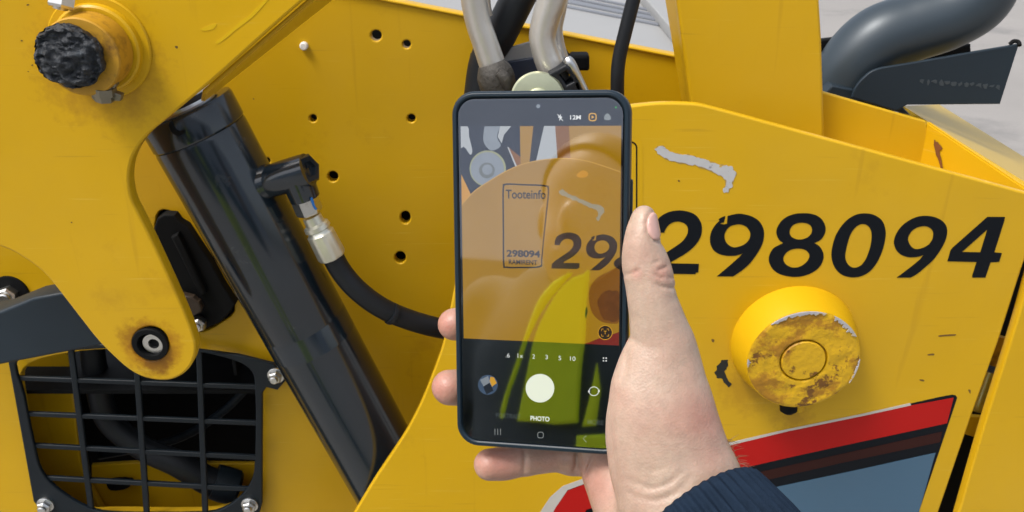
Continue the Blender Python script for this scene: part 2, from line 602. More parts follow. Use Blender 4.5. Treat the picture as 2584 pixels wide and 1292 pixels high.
M['skin'] = skin_mat('skin', (0.445, 0.325, 0.245), (0.43, 0.20, 0.15))
M['nail'] = mat('nail', (0.55, 0.33, 0.28), 0.28, var=0.05, vscale=100)

# ================================================================ SETTING
g = bmesh.new()
bmesh.ops.create_grid(g, x_segments=2, y_segments=2, size=300)
gnd = part('ground', from_bm(g), M['concrete'])
gnd['kind'] = 'structure'

# ================================================================ THE YELLOW MACHINE
YB, YP, YA, YC = 0.93, 0.77, 0.745, 0.83      # back plate, side panel, boom arm plate, cylinder axis
mach = thing('compact_loader', 'yellow compact loader with the black number 298094 on its scuffed side panel', 'construction machine', (0, 1.3, 0))

# ---- frame plate (the big plate behind) with real holes
fb = wall(YB)
holes = [circ(949, 90, 14), circ(1026, 112, 10.5), circ(790, 299, 9.5), circ(1038, 299, 10.5), circ(840, 446, 13.5), circ(674, 406, 8),
         circ(1023, 549, 13, 16), circ(1010, 650, 14, 15)]
grille_hole = smooth([(60, 930), (180, 890), (330, 880), (500, 885), (610, 905), (645, 950), (650, 1050), (648, 1190), (625, 1250), (540, 1290), (300, 1292), (210, 1288), (120, 1230), (85, 1160), (62, 1040)], 5)
cav = smooth([(395, 545), (440, 540), (520, 640), (592, 768), (556, 815), (500, 838), (455, 790), (400, 660)], 4)
body_out = [(-300, -248), (977, 0), (1698, 140), (1900, 179), (1960, 700), (1900, 1700), (-300, 1700)]
plate_back = part('frame_plate', plate(fb, [body_out, grille_hole, cav] + holes, 0.012, 0.0015), M['yellow'], mach)
part('dark_backing', plate(wall(1.0), [[(-300, -60), (980, 60), (1700, 210), (1900, 240), (1900, 850), (-300, 850)]], 0.004), M['black'], mach)  # black sheet added behind the plate so its holes look dark
# white plug and small rivets
part('plug', lathe(P(768, 115, YB) + Vector((0, 0.004, 0)), P(768, 115, YB) - Vector((0, 0.01, 0)), [(0, .0042), (.008, .0042), (.0095, .003)], 16), mat('white_plastic', (.75, .73, .70), .5), plate_back)
# cavity lining
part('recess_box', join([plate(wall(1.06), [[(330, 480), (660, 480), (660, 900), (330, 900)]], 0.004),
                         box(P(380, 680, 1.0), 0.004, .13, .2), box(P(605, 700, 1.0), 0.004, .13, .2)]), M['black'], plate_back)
part('black_infill', plate(wall(YB - .012), [[(380, 600), (396, 552), (414, 541), (440, 543), (452, 560), (472, 572), (498, 612), (532, 662), (560, 716), (594, 768), (578, 792), (556, 814), (528, 826), (500, 838), (430, 810)]], 0.03, 0.002), M['black'], plate_back)  # matt black plate filling the recess opening
part('rusty_lug', plate(wall(YB - .024), [rough([(452, 748), (486, 752), (505, 772), (500, 792), (476, 800), (458, 780)], 3, 3, 8)], .01, .002), mat('rusty_lug', (.035, .022, .012), .6, var=.5, vscale=90), plate_back)
part('infill_rib', plate(wall(YB - .020), [[(430, 600), (448, 590), (520, 740), (505, 752)]], .012, .003), M['black'], plate_back)

def bolt(name, px, py, Y, r, h, m, parent, washer=0, wm=None, seg=6, tilt=None, label=None):
    c = P(px, py, Y)
    d = tilt or Vector((0, -1, 0))
    o = None
    ms, mm = [], []
    if washer:
        ms.append(lathe(c, c + d, [(0, washer), (.0025, washer), (.003, washer * .93)], 32)); mm.append(wm or m)
    ms.append(lathe(c + d * .0015, c + d, [(0, r), (h * .8, r), (h, r * .8)], seg, rot=.3)); mm.append(m)
    ms.append(lathe(c + d * (h + .001), c + d * 2, [(0, r * .62), (.004, r * .6), (.005, r * .45)], 16)); mm.append(m)
    return part(name, join(ms, mm), None, parent, label)

bolt('bolt', 506, 810, YB - .013, mmpx(506, 810, YB, 19), .012, M['steel'], plate_back)
bolt('bolt', 28, 738, YB, mmpx(28, 738, YB, 24), .012, M['steel'], plate_back, washer=mmpx(28, 738, YB, 47), wm=M['black'])

# ---- upper edge rim of the frame plate
part('rim', plate(wall(YB - .003), [[(-300, -250), (977, -2), (1698, 138), (1900, 177), (1900, 186), (1698, 147), (977, 6), (-300, -241)]], 0.018, 0.002), M['yellow'], plate_back)

# ---- inside the grille opening
part('engine_bay_wall', plate(wall(1.0), [smooth([(30, 880), (160, 880), (185, 1000), (205, 1180), (260, 1330), (30, 1330)], 4)], 0.01, 0.002), M['yellow'], mach)
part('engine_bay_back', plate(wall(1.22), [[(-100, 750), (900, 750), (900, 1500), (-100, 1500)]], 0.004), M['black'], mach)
part('added_bay_roof', join([box(P(340, 850, 1.08) , .42, .27, .005),
    box(P(740, 1050, 1.08), .006, .27, .4), box(P(-40, 1050, 1.08), .006, .27, .4)]), M['black'], mach)  # added roof and sides, keep stray light out of the bay
part('engine_bay_floor', join([plate(wall(1.02), [[(230, 1175), (340, 1168), (700, 1172), (700, 1400), (230, 1400)]], 0.008, 0.002)]), M['yellow'], mach)
part('coolant_hose', tube([P(230, 860, 1.0), P(245, 960, .99), P(275, 1060, .985), (P(360, 1130, .98)), P(450, 1170, .98), P(530, 1215, .985), P(600, 1235, .99)],
                          [.0150, .0155, .016, .016, .0175, .019, .020], 20), M['black_rubber'], mach)
part('hose_clamp', lathe(P(540, 1215, .985), P(600, 1232, .99), [(0, .0235), (.012, .0245), (.03, .024), (.034, .02)], 24), M['plastic'], mach)
part('wire_loom', tube([P(640, 960, 1.03), P(560, 1040, 1.04), P(440, 1110, 1.05), P(250, 1150, 1.06)], .006, 10), M['plastic'], mach)
part('drain_flap', plate(wall(1.0), [smooth([(272, 1215), (330, 1212), (322, 1232), (280, 1238)], 3)], .006), M['black'], mach)

# ---- ventilation grille
fg = wall(YB - .014)
gr_out = [(14, 880), (250, 870), (480, 868), (498, 884), (600, 897), (690, 919), (722, 960), (700, 985), (672, 978), (662, 992), (661, 1272), (650, 1310), (120, 1310), (84, 1266)]
gr_in = smooth([(45, 905), (180, 886), (330, 878), (480, 886), (590, 910), (636, 940), (643, 990), (645, 1060), (643, 1150), (637, 1205), (610, 1250), (560, 1285), (500, 1296), (300, 1296), (225, 1284), (150, 1240), (104, 1190), (84, 1120), (60, 1000)], 4)
grille = part('vent_grille', plate(fg, [gr_out, gr_in], .006, .0015), M['plastic'], mach)
def bar(a, b, wpx, dy=0.0):
    pts = [(*a,), (*b,)]
    dx, dyy = b[0] - a[0], b[1] - a[1]
    L = math.hypot(dx, dyy)
    nx, ny = -dyy / L * wpx / 2, dx / L * wpx / 2
    return plate(wall(YB - .012 - dy), [[(a[0] + nx, a[1] + ny), (b[0] + nx, b[1] + ny), (b[0] - nx, b[1] - ny), (a[0] - nx, a[1] - ny)]], .005, .0015)
for a, b in (((176, 875), (230, 1300)), ((340, 875), (369, 1300)), ((501, 885), (517, 1300))):
    part('grille_bar', bar(a, b, 15), M['plastic'], grille)
for a, b in (((45, 956), (652, 979)), ((58, 1046), (650, 1070)), ((75, 1126), (648, 1157)), ((110, 1208), (635, 1237))):
    part('grille_bar', bar(a, b, 11, -.001), M['plastic'], grille)
for x, y in ((116, 1272), (631, 1272), (697, 946)):
    bolt('bolt', x, y, YB - .014, mmpx(x, y, YB, 17), .008, M['steel'], grille, washer=mmpx(x, y, YB, 21))

# ---- grey cross bracket, left
part('cross_bracket', plate(wall(.83), [[(-300, 830), (0, 786), (83, 752), (150, 740), (330, 760), (330, 850), (250, 873), (0, 921), (-300, 980)]], .03, .003), M['grey_paint'], mach)

# ---- hydraulic cylinder
c0, c1 = P(487, 308, YC), P(1010, 1255, YC)
axd = (c1 - c0).normalized()
RC = .0452
L = (c1 - c0).length
cyl = part('hydraulic_cylinder', lathe(c0, c1, [(.0125, RC * .985), (.016, RC), (.228, RC), (.2290, RC * .995), (.2300, RC * .995), (.231, RC), (.2530, RC), (.2540, RC * 1.004), (.2552, RC * 1.004), (.2562, RC), (L + .1, RC)], 96, 20), M['black_paint'], mach)
part('cylinder_cap', lathe(c0 - axd * .012, c1, [(-.004, RC * .80), (-.003, RC * .985), (0, RC * 1.01), (.0225, RC * 1.01), (.0240, RC * .985)], 96, 25), M['black_paint'], cyl)
part('piston_rod', lathe(c0 - axd * .11, c1, [(0, .030), (.1, .030)], 40), M['rod'], cyl)
part('rod_seal', lathe(c0 - axd * .024, c1, [(0, .031), (.004, .0325), (.005, .031)], 40), M['black_rubber'], cyl)
kx = P(446, 324, YC - .046)
part('spanner_notch', plate(wall(YC - .0475), [smooth([(425, 312), (432, 308), (440, 325), (452, 332), (462, 328), (466, 335), (452, 344), (436, 338), (428, 326)], 3)], .004, .0008), M['black'], cyl)
# port boss, elbow, hex nut, ferrule, hose
YF = .812
e0, e1 = P(640, 472, YF + .008), P(772, 428, YF - .004)
part('weld_collar', tube([P(618, 485, YF + .012), P(650, 468, YF + .008), P(690, 452, YF + .006)], [.025, .019, .0155], 28), M['black_paint'], cyl)
elb = tube([P(672, 462, YF + .006), P(700, 452, YF + .003), P(740, 440, YF), P(778, 428, YF - .002)], [.0145, .0158, .0162, .0158], 28)
elb2 = lathe(P(775, 428, YF - .002), P(800, 420, YF - .008), [(-.004, .0158), (.002, .0152), (.004, .013), (.004, .008), (.001, .0078)], 6, 40)
elb3 = tube([P(742, 430, YF), P(757, 468, YF), P(770, 500, YF)], [.0152, .0152, .0145], 24)
part('hose_elbow', join([elb, elb2, elb3]), M['black_paint'], cyl)
n0, n1 = P(764, 492, YF), P(786, 545, YF)
hose = part('hydraulic_hose', tube([P(832, 630, YF), P(858, 680, YF), P(900, 730, YF), P(960, 775, YF + .006), P(1030, 806, YF + .015), P(1110, 828, YF + .025), P(1230, 850, YF + .045), P(1330, 900, YF + .06)], .0108, 24), M['black_rubber'], mach)
part('hex_nut', lathe(n0, n1, [(-.001, .0118), (.001, .0132), (.0175, .0132), (.0195, .0118)], 6, 20, rot=.2), M['steel'], hose)
f0, f1 = P(786, 545, YF), P(845, 660, YF)
part('crimp_ferrule', lathe(f0, f1, [(0, .009), (.008, .0095), (.010, .0125), (.014, .013), (.0155, .0108), (.018, .0118), (.0195, .0135), (.044, .0142), (.0465, .013)], 40, 30,
                            wob=lambda t, a: 1 - (.06 if t > .019 else .02) * (0.5 + 0.5 * math.cos(a * 8)) ** 3), M['ferrule'], hose)
part('paint_mark', plate(wall(YF - .0135), [rough([(783, 502), (788, 500), (796, 522), (800, 528), (795, 530), (788, 518)], .8, 2, 2)], .0012, .0003), mat('blue_mark', (.01, .13, .42), .5), hose)
part('cable_tie', lathe(P(985, 790, YF + .006), P(1000, 797, YF + .008), [(0, .0114), (.003, .0116), (.0045, .0114)], 20), M['black_rubber'], hose)
part('tie_head', box(P(994, 806, YF + .002), .006, .006, .006, bevel=.001), M['black_rubber'], hose)

# ---- boom arm (upper left plate)
fa = wall(YA)
arm_r = smooth([(870, -89), (700, 58), (543, 198), (427, 295), (373, 340), (342, 382), (328, 421), (325, 460), (333, 505), (352, 545), (382, 605), (430, 708), (468, 794), (488, 848), (494, 880), (486, 915), (465, 942), (433, 958), (398, 960),
                (360, 952), (326, 934), (293, 906), (249, 862), (205, 807), (149, 735), (111, 690), (55, 648), (0, 622), (-120, 585)], 5, closed=False)
arm_out = arm_r + [(-400, 560), (-500, 0), (-400, -420), (700, -420)]
bush_hole = circ(380, 868, 45, 43, 32)
boom = part('boom_arm', plate(fa, [arm_out, bush_hole], .015, .0022), M['yellow_boom'], mach)
bc = P(380, 868, YA)
rb = mmpx(380, 868, YA, 46)
part('bushing', lathe(bc + Vector((0, .02, 0)), bc - Vector((0, .5, 0)), [(0, rb), (.0215, rb), (.0225, rb * .96), (.0225, rb * .70), (.014, rb * .68)], 40), M['black'], boom)
part('pin', lathe(bc + Vector((.002, .02, -.001)), bc + Vector((.002, -.5, -.001)), [(0, rb * .66), (.016, rb * .66), (.018, rb * .60), (.018, rb * .30), (.010, rb * .26)], 40), M['steel'], boom)
# pivot pin, upper: welded collar, pin, grease clump, lock bolts
q = P(252, 119, YA)
rr = mmpx(252, 119, YA, 112)
part('pivot_collar', lathe(q + Vector((0, .003, 0)), q - Vector((0, 1, 0)), [(0, rr * 1.12), (.004, rr * 1.16), (.0055, rr * 1.13), (.0055, rr * .99), (.0105, rr * .97), (.012, rr * .92)], 64), M['yellow'], boom)
rp = mmpx(205, 146, YA - .03, 98)
pin = part('pivot_pin', lathe(q, q - Vector((0, 1, 0)), [(.010, rp), (.036, rp), (.0375, rp * .97), (.0375, rp * .2)], 64), M['rusty_yellow'], boom)
bm = bmesh.new()
bmesh.ops.create_icosphere(bm, subdivisions=5, radius=1)
gc = P(178, 140, YA - .040)
gr = mmpx(178, 140, YA - .04, 86)
for v in bm.verts:
    n = v.co.normalized()
    ang = math.atan2(n.z, n.x)
    edge = 1 + .10 * mnoise.noise(Vector((math.cos(ang) * 2.2, math.sin(ang) * 2.2, 3.3))) + .04 * mnoise.noise(Vector((math.cos(ang) * 7, math.sin(ang) * 7, 1.3)))
    f = mnoise.fractal(n * 3.0 + Vector((n.y, 0, n.x)) * .5, .9, 2.2, 5)
    rg = 1 - abs(mnoise.noise(Vector((n.x * 2 + n.z * 4, 1.7, n.z * 7 - n.x * 2))))
    v.co = gc + Vector((n.x * gr * edge * 1.02, n.y * .007 + (-.0045 * f - .005 * rg if n.y < 0.3 else 0), n.z * gr * edge * .95))
part('grease_clump', from_bm(bm, 80), M['grease'], pin)
part('lock_bolt', join([lathe(P(262, 222, YA - .030), P(266, 262, YA - .030), [(0, .0095), (.006, .0095), (.0065, .0075), (.011, .0072)], 6, 20),
                        lathe(P(268, 215, YA - .028), P(264, 255, YA - .030), [(0, .006), (.004, .006)], 12)]), M['dark_steel'], boom)
part('lock_plate', plate(wall(YA - .030), [[(228, 232), (262, 226), (290, 204), (293, 216), (282, 232), (306, 240), (302, 256), (288, 256), (276, 248), (268, 262), (240, 258), (230, 248)]], .008, .0015), M['dark_steel'], boom)
part('lock_bolt', join([lathe(P(152, 20, YA - .022), P(158, -20, YA - .018), [(0, .0095), (.002, .0105), (.010, .0105)], 6, 20, rot=.5),
                        lathe(P(152, 20, YA - .022), P(146, 60, YA - .024), [(-.001, .006), (.001, .0055)], 16)]), M['steel'], boom)
f1, f2 = P(905, -115, YA + .008), P(509, 229, YA + .008)
g1, g2 = P(965, -115, YA + .07), P(505, 250, YA + .04)
def quad_slab(a, b, c, d, th):
    n = (b - a).cross(d - a).normalized() * th
    bm = bmesh.new()
    v = [bm.verts.new(x) for x in (a, b, c, d, a + n, b + n, c + n, d + n)]
    for f in ((0, 1, 2, 3), (4, 5, 6, 7), (0, 1, 5, 4), (1, 2, 6, 5), (2, 3, 7, 6), (3, 0, 4, 7)):
        bm.faces.new([v[i] for i in f])
    bmesh.ops.recalc_face_normals(bm, faces=bm.faces)
    bmesh.ops.bevel(bm, geom=bm.edges[:], offset=min(.0015, th * .3), segments=2, affect='EDGES')
    return from_bm(bm)
part('boom_bottom_plate', quad_slab(f1, f2, g2, g1, .004), M['yellow'], boom)
M['glint_streak'] = mat('painted_glint', (.66, .42, .008), .22, spec=.5, bump=(200, .1, .0005))  # brighter yellow paints the sky glint along a bent crease
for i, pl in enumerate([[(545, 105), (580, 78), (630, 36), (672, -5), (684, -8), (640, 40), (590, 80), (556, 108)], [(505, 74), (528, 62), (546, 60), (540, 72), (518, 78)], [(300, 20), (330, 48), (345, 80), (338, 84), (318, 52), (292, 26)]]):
    part('glint_streak', plate(fa, [rough(pl, 1.5, 3, i)], .0003, 0, .0003), M['glint_streak'], boom)
M['dirt'] = mat('dark_speck', (.11, .065, .012), .7)
for i, (x, y, r) in enumerate([(70, 12, 3.5), (80, 164, 3), (326, 92, 3), (445, 118, 4), (72, 180, 2), (55, 102, 2.5), (640, 250, 2), (180, 560, 2)]):
    part('dirt_speck', plate(fa, [rough(circ(x, y, r, r * .7, 8), 1.2, 1, i)], .0002, 0, .0002), M['dirt'], boom)

# ---- side panel with the number
fp = wall(YP)
panel_out = smooth([(896, 1292), (942, 1215), (988, 1146), (1029, 1082), (1066, 1008), (1102, 916), (1121, 856), (1140, 760), (1165, 640), (1210, 520), (1280, 420), (1370, 340), (1470, 292), (1560, 272), (1640, 262), (1690, 260), (1752, 262), (1800, 272), (1900, 299), (2061, 343), (2304, 409), (2584, 485)], 4, closed=False)
panel_out += [(2640, 500), (2577, 682), (2520, 861), (2453, 1046), (2368, 1294), (2230, 1700), (650, 1700)]
panel = part('side_panel', plate(fp, [panel_out], .008, .0018), M['yellow_side'], mach)

Z1, Z2, Z3 = (1640, 520), (1920, 520), (2184, 520)
K = 6.44
def zm(base, pts):
    return [(base[0] + x / K, base[1] + y / K) for x, y in pts]
two = smooth([(85, 400), (100, 290), (160, 180), (300, 100), (470, 70), (640, 95), (760, 160), (830, 270), (845, 380), (825, 490), (770, 590), (680, 690), (560, 780), (345, 905)], 4, False) + \
      [(340, 930), (795, 938), (785, 1075), (750, 1080), (735, 1105), (-5, 1090), (10, 960)] + smooth([(80, 890), (260, 760), (440, 640), (540, 560), (600, 470), (618, 390), (600, 320), (550, 275), (460, 250), (370, 265), (300, 310), (255, 370), (230, 430)], 4, False) + [(85, 430)]
nine = [(1090, 1140), (1350, 1140)] + smooth([(1350, 1140), (1500, 1040), (1640, 910), (1760, 740), (1830, 600), (1855, 450), (1830, 330), (1760, 230), (1650, 165), (1520, 130), (1420, 125), (1280, 155)], 4, False)[1:] + \
       [(1262, 160), (1250, 285), (1205, 298), (1150, 290), (1152, 272), (1200, 265), (1225, 158), (1150, 190), (1115, 215)] + \
       smooth([(1130, 240), (1060, 310), (1000, 410), (975, 520), (985, 620), (1030, 710), (1110, 770), (1210, 800), (1320, 808), (1430, 795), (1510, 765)], 4, False) + [(1460, 820), (1350, 920), (1220, 1030)]
nine_h = smooth([(1210, 490), (1235, 400), (1300, 330), (1400, 298), (1490, 300), (1570, 340), (1620, 410), (1630, 480), (1600, 560), (1530, 625), (1440, 660), (1360, 670), (1290, 640), (1235, 580)], 3)
eight = smooth([(865, 600), (950, 650), (1010, 750), (1015, 850), (970, 960), (880, 1050), (750, 1115), (600, 1148), (450, 1140), (300, 1100), (190, 1020), (130, 900), (140, 790), (200, 690), (280, 640), (365, 600)], 3, False) + \
        smooth([(365, 600), (290, 540), (250, 430), (275, 330), (340, 235), (440, 165), (560, 125), (690, 115), (820, 125), (930, 165), (1010, 240), (1050, 350), (1035, 450), (970, 545), (865, 600)], 3, False)[1:-1]
eight_a = smooth([(465, 420), (485, 350), (540, 295), (630, 270), (730, 275), (800, 310), (830, 370), (820, 440), (770, 500), (690, 535), (600, 542), (520, 515), (480, 475)], 3)
eight_b = smooth([(362, 860), (385, 790), (450, 725), (550, 692), (660, 692), (740, 725), (785, 790), (775, 860), (720, 930), (640, 980), (550, 1000), (470, 985), (400, 940)], 3)
zero = smooth([(1690, 118), (1800, 130), (1910, 180), (1985, 260), (2025, 400), (2020, 520), (1985, 680), (1920, 850), (1840, 980), (1740, 1080), (1600, 1145), (1460, 1155), (1330, 1120), (1230, 1040), (1165, 920), (1145, 780), (1165, 640), (1210, 490), (1290, 350), (1390, 235), (1510, 155), (1600, 125)], 3)
zero_h = smooth([(1370, 840), (1380, 720), (1410, 590), (1450, 470), (1510, 370), (1590, 305), (1670, 290), (1740, 320), (1785, 390), (1800, 480), (1790, 600), (1760, 720), (1710, 850), (1640, 950), (1560, 995), (1480, 995), (1410, 940)], 3)
nine2 = [(510, 1160), (730, 1160)] + smooth([(730, 1160), (850, 1090), (980, 980), (1100, 870), (1210, 720), (1290, 570), (1325, 430), (1310, 320), (1240, 235), (1130, 180), (1000, 158), (880, 165), (760, 205), (640, 280), (550, 370), (490, 470), (460, 580), (475, 660), (520, 740), (600, 800), (700, 828), (800, 828), (880, 815), (945, 790)], 4, False)[1:] + [(880, 870), (760, 970), (630, 1070)]
nine2_h = smooth([(690, 550), (705, 470), (760, 395), (840, 345), (930, 325), (1010, 335), (1075, 380), (1100, 450), (1085, 540), (1030, 620), (950, 670), (860, 697), (790, 690), (730, 640)], 3)
four = [(1980, 175), (2265, 175), (2255, 230), (2090, 750), (2215, 762), (2170, 905), (2030, 912), (1945, 1160), (1735, 1160), (1732, 1130), (1805, 908), (1330, 895), (1380, 720), (1420, 670)]
four_h = [(1980, 375), (1865, 750), (1565, 745)]
for lab, loops in (('black digit 2, partly behind the thumb', [zm(Z1, two)]), ('black digit 9 with a small peeled nick', [zm(Z1, nine), zm(Z1, nine_h)]), ('black digit 8', [zm(Z2, eight), zm(Z2, eight_a), zm(Z2, eight_b)]),
                   ('black digit 0', [zm(Z2, zero), zm(Z2, zero_h)]), ('black digit 9 beside the last digit', [zm(Z3, nine2), zm(Z3, nine2_h)]), ('black digit 4', [zm(Z3, four), zm(Z3, four_h)])):
    part('digit', plate(fp, loops, .0004, 0, .0004), M['digit'], panel, lab)

Z4 = lambda pts: [(1560 + x / 2.5156, 340 + y / 2.5156) for x, y in pts]
SCR = Z4([(232, 92), (250, 74), (290, 80), (325, 104), (380, 122), (460, 134), (540, 155), (620, 184), (680, 200), (722, 206), (745, 255), (728, 295), (715, 330), (690, 365), (662, 355), (682, 310), (668, 275), (630, 250), (560, 215), (470, 190), (370, 172), (310, 150), (262, 125)])
part('scrape_edge', plate(fp, [rough([(x + (1.8 if i % 3 else -1.2), y + 1.6 * (1 if i > 10 else -1)) for i, (x, y) in enumerate(SCR)], 3.4, 4, 5)], .0002, 0, .0002), mat('scrape_edge', (.36, .24, .06), .5, var=.3, vscale=120), panel)
part('paint_scrape', plate(fp, [rough(SCR, 2.6, 5)], .0003, 0, .0004), M['scrape'], panel)
part('paint_chip', plate(fp, [rough([(1806, 928), (1822, 912), (1838, 905), (1836, 922), (1830, 940), (1843, 968), (1838, 976), (1822, 958), (1808, 948)], 3, 4, 4)], .0003, 0, .0003), M['chip'], panel)
for i, (pl) in enumerate([[(2371, 846), (2408, 843), (2408, 846), (2372, 849)], [(2342, 894), (2357, 892), (2356, 896), (2344, 897)], [(2322, 957), (2332, 959), (2330, 962), (2321, 960)], [(2443, 983), (2449, 985), (2448, 992), (2445, 990)],
                          [(1796, 856), (1802, 857), (1801, 863), (1797, 862)], [(1712, 455), (1716, 456), (1715, 459), (1711, 458)]]):
    part('scratch', plate(fp, [rough(pl, .8, 3, i)], .0003, 0, .0003), mat('scratch_brown_%d' % i, (0.14, 0.075, 0.012), .6), panel)

# product sticker, mostly hidden by the phone (its QR code is left out)
stk_o = rrect(1400, 356, 1608, 742, 16)
stk_i = rrect(1404, 360, 1604.5, 738, 13)
stick = part('info_sticker', join([flat(fp, [rrect(1394, 350, 1622, 748, 16)], .0003), flat(fp, [stk_o, stk_i], .0006), text_mesh(fp, 'Tooteinfo', 1503, 400, 172, 34, .0006, .01),
                                   text_mesh(fp, '298094', 1500, 670, 146, 30, .0006, .02), text_mesh(fp, 'RAMIRENT', 1500, 708, 124, 20, .0006, .0)],
                                  [M['yellow_pin'], M['digit'], M['digit'], M['digit'], M['digit']]), None, panel)

# stripe decal
S5 = lambda pts: [(1750 + x / 2.1043, 680 + y / 2.1043) for x, y in pts]
def band(pts, off, m, name):
    return part(name, plate(fp, [pts], .0003, 0, off), m, stripe)
stripe = part('stripe_decal', plate(fp, [[(1300, 1420), (1345, 1330), (1375, 1287), (1395, 1256), (1425, 1232), (1495, 1205)] + S5([(170, 928), (500, 850), (900, 768), (1150, 712), (1300, 678), (1375, 664), (1392, 668), (1400, 680)]) + [(2318, 1292), (2275, 1420)]], .0003, 0, .0003), M['digit'], panel)
band([(1290, 1420), (1335, 1330), (1366, 1287), (1388, 1254), (1420, 1226), (1494, 1199)] + S5([(170, 922), (500, 846), (900, 764), (1150, 708), (1155, 720), (900, 776), (500, 858), (170, 938)]) + [(1496, 1212), (1432, 1236), (1402, 1280), (1360, 1360), (1330, 1420)], .0006, M['white_edge'], 'white_edging')
band([(1330, 1420), (1402, 1280), (1432, 1238), (1496, 1213)] + S5([(170, 939), (500, 859), (900, 777), (1150, 722), (1380, 680), (1345, 815), (1100, 868), (800, 932), (500, 998), (240, 1058)]) + [(1700, 1225), (1560, 1262), (1480, 1285), (1400, 1420)], .0006, M['red'], 'red_stripe')
band([(1480, 1330)] + S5([(240, 1100), (800, 975), (1320, 860), (1308, 915), (800, 1022), (380, 1118)]) + [(1500, 1345)], .0006, M['maroon'], 'maroon_stripe')
band([(1600, 1318)] + S5([(370, 1168), (800, 1078), (1284, 972), (1195, 1290)]) + [(2265, 1420), (1560, 1420)], .0006, M['blue_vinyl'], 'blue_grey_field')

# pivot boss with battered face
b0 = P(2001, 862, YP)
rbo = mmpx(2000, 850, YP, 157)
BD, rbf = .0350, rbo * .885
boss = part('pivot_boss', lathe(b0 + Vector((0, .004, 0)), b0 - Vector((0, 1, 0)), [(0, rbo * 1.01), (.006, rbo), (.014, rbo * .985), (BD + .0015, rbf * 1.0), (BD + .0035, rbf * .985), (BD + .004, rbf * .95), (BD + .004, rbf * .42), (BD, rbf * .41), (BD, rbf * .05)], 96, 25), M['yellow_pin'], panel)
# battered paint crust on the face
bm = bmesh.new()
rings = []
NR, NS = 26, 110
for i in range(NR):
    r = rbf * (.42 + .555 * i / (NR - 1))
    rg = []
    for j in range(NS):
        a = 2 * math.pi * j / NS
        x, z = r * math.cos(a), r * math.sin(a)
        h = mnoise.fractal(Vector((x * 70, z * 70, 2.0)), .8, 2.1, 5)
        h = max(-.5, min(.9, h))
        k = min(1, (NR - 1 - i) / 2, i / 1.0 + .15)
        rg.append(bm.verts.new(b0 + Vector((x, -(BD - .0003) - (.0009 + .0010 * h) * k, z))))
    rings.append(rg)
for a, b in zip(rings, rings[1:]):
    for j in range(NS):
        bm.faces.new((a[j], a[(j + 1) % NS], b[(j + 1) % NS], b[j]))
part('paint_crust', from_bm(bm, 60), M['yellow_worn'], boss)
# chipped rim (bare pale metal along the top edge) and drilled end cap
def arc_patch(r0, r1, a0, a1, y, amp, seed, n=40):
    o, inn = [], []
    for i in range(n + 1):
        a = math.radians(a0 + (a1 - a0) * i / n)
        e = math.sin(math.pi * i / n) ** .4
        o.append((b0.x + r1 * math.cos(a), b0.z + r1 * math.sin(a)))
        rr_ = r1 - (r1 - r0) * e * (.6 + amp * mnoise.noise(Vector((i * .35, seed, 0))))
        inn.append((b0.x + rr_ * math.cos(a), b0.z + rr_ * math.sin(a)))
    return plate_uv(wall(b0.y - y), [o + inn[::-1]], .0012, .0002)
for a0, a1, d, s in ((74, 132, .085, 1), (30, 66, .10, 2), (-28, 2, .03, 3), (178, 188, .04, 4)):
    part('bare_metal_chip', arc_patch(rbf * (.965 - d), rbf * .985, a0, a1, BD + .0015, .9, s), M['bare_rim'], boss)
part('end_disc', lathe(Vector((b0.x, b0.y - BD + .002, b0.z)), Vector((b0.x, b0.y - 1, b0.z)), [(0, rbf * .385), (.0022, rbf * .385), (.0032, rbf * .37), (.0034, rbf * .03)], 64), M['yellow_worn'], boss)
tp = P(2052, 776, YP - .036)
part('roll_pin', lathe(P(2058, 772, YP - .024), P(2054, 796, YP - .030), [(0, .0018), (.007, .0018)], 12), M['dark_steel'], boss)
part('grease_nipple', join([lathe(P(1990, 1012, YP - .014), P(1990, 1052, YP - .016), [(0, .009), (.010, .0085), (.013, .005)], 24), lathe(P(2012, 1010, YP - .012), P(2012, 1052, YP - .014), [(0, .007), (.0105, .0065), (.012, .004)], 20)],
     [M['black'], M['yellow_pin']]), None, boss)

# ---- pillar behind the panel
YQ = .845
fq = wall(YQ)
pil = part('pillar', plate(fq, [[(1690, -110), (1707, 0), (1742, 256), (1770, 460), (2085, 480), (2078, 232), (2074, 100), (2068, 0), (2064, -110)]], .012, .003), M['yellow'], mach)
part('pillar_side_plate', quad_slab(P(1692, -110, YQ + .004), P(1766, 430, YQ + .004), P(1748, 430, YQ + .045), P(1660, -110, YQ + .045), .006), M['yellow'], pil)
# pocket behind the panel's upper edge
part('pocket_back_plate', plate(wall(.87), [[(2040, 226), (2078, 233), (2337, 307), (2352, 420), (2060, 420)]], .008, .0015), M['yellow'], mach)
A_, B_ = P(2337, 307, .872), P(2606, 487, .782)
part('pocket_end_plate', quad_slab(A_, B_, B_ + Vector((0, 0, -.12)), A_ + Vector((0, 0, -.12)), .006), M['yellow'], mach)
part('rust_run', plate(Frame(A_, (B_ - A_), (0, 0, 1)), [rough([(2352, 345), (2364, 343), (2376, 350), (2366, 366), (2370, 412), (2364, 416), (2356, 380)], 3, 4)], .0004, 0, .0012), mat('rust', (.16, .055, .01), .8, var=.4, vscale=80), mach)
part('pocket_floor', quad_slab(P(2060, 420, .87), P(2600, 480, .87), P(2600, 560, .785), P(2040, 440, .785), .004), M['yellow'], mach)
# sloping hood plate beyond the pocket
h0, h1, h2, h3 = P(2275, 266, 1.02), P(2368, 262, 1.16), P(2640, 430, 1.05), P(2600, 468, .86)
part('hood_plate', quad_slab(h0, h1, h2, h3, .01), mat('hood_paint', (.50, .33, .03), .3, var=.06, vscale=5), mach)
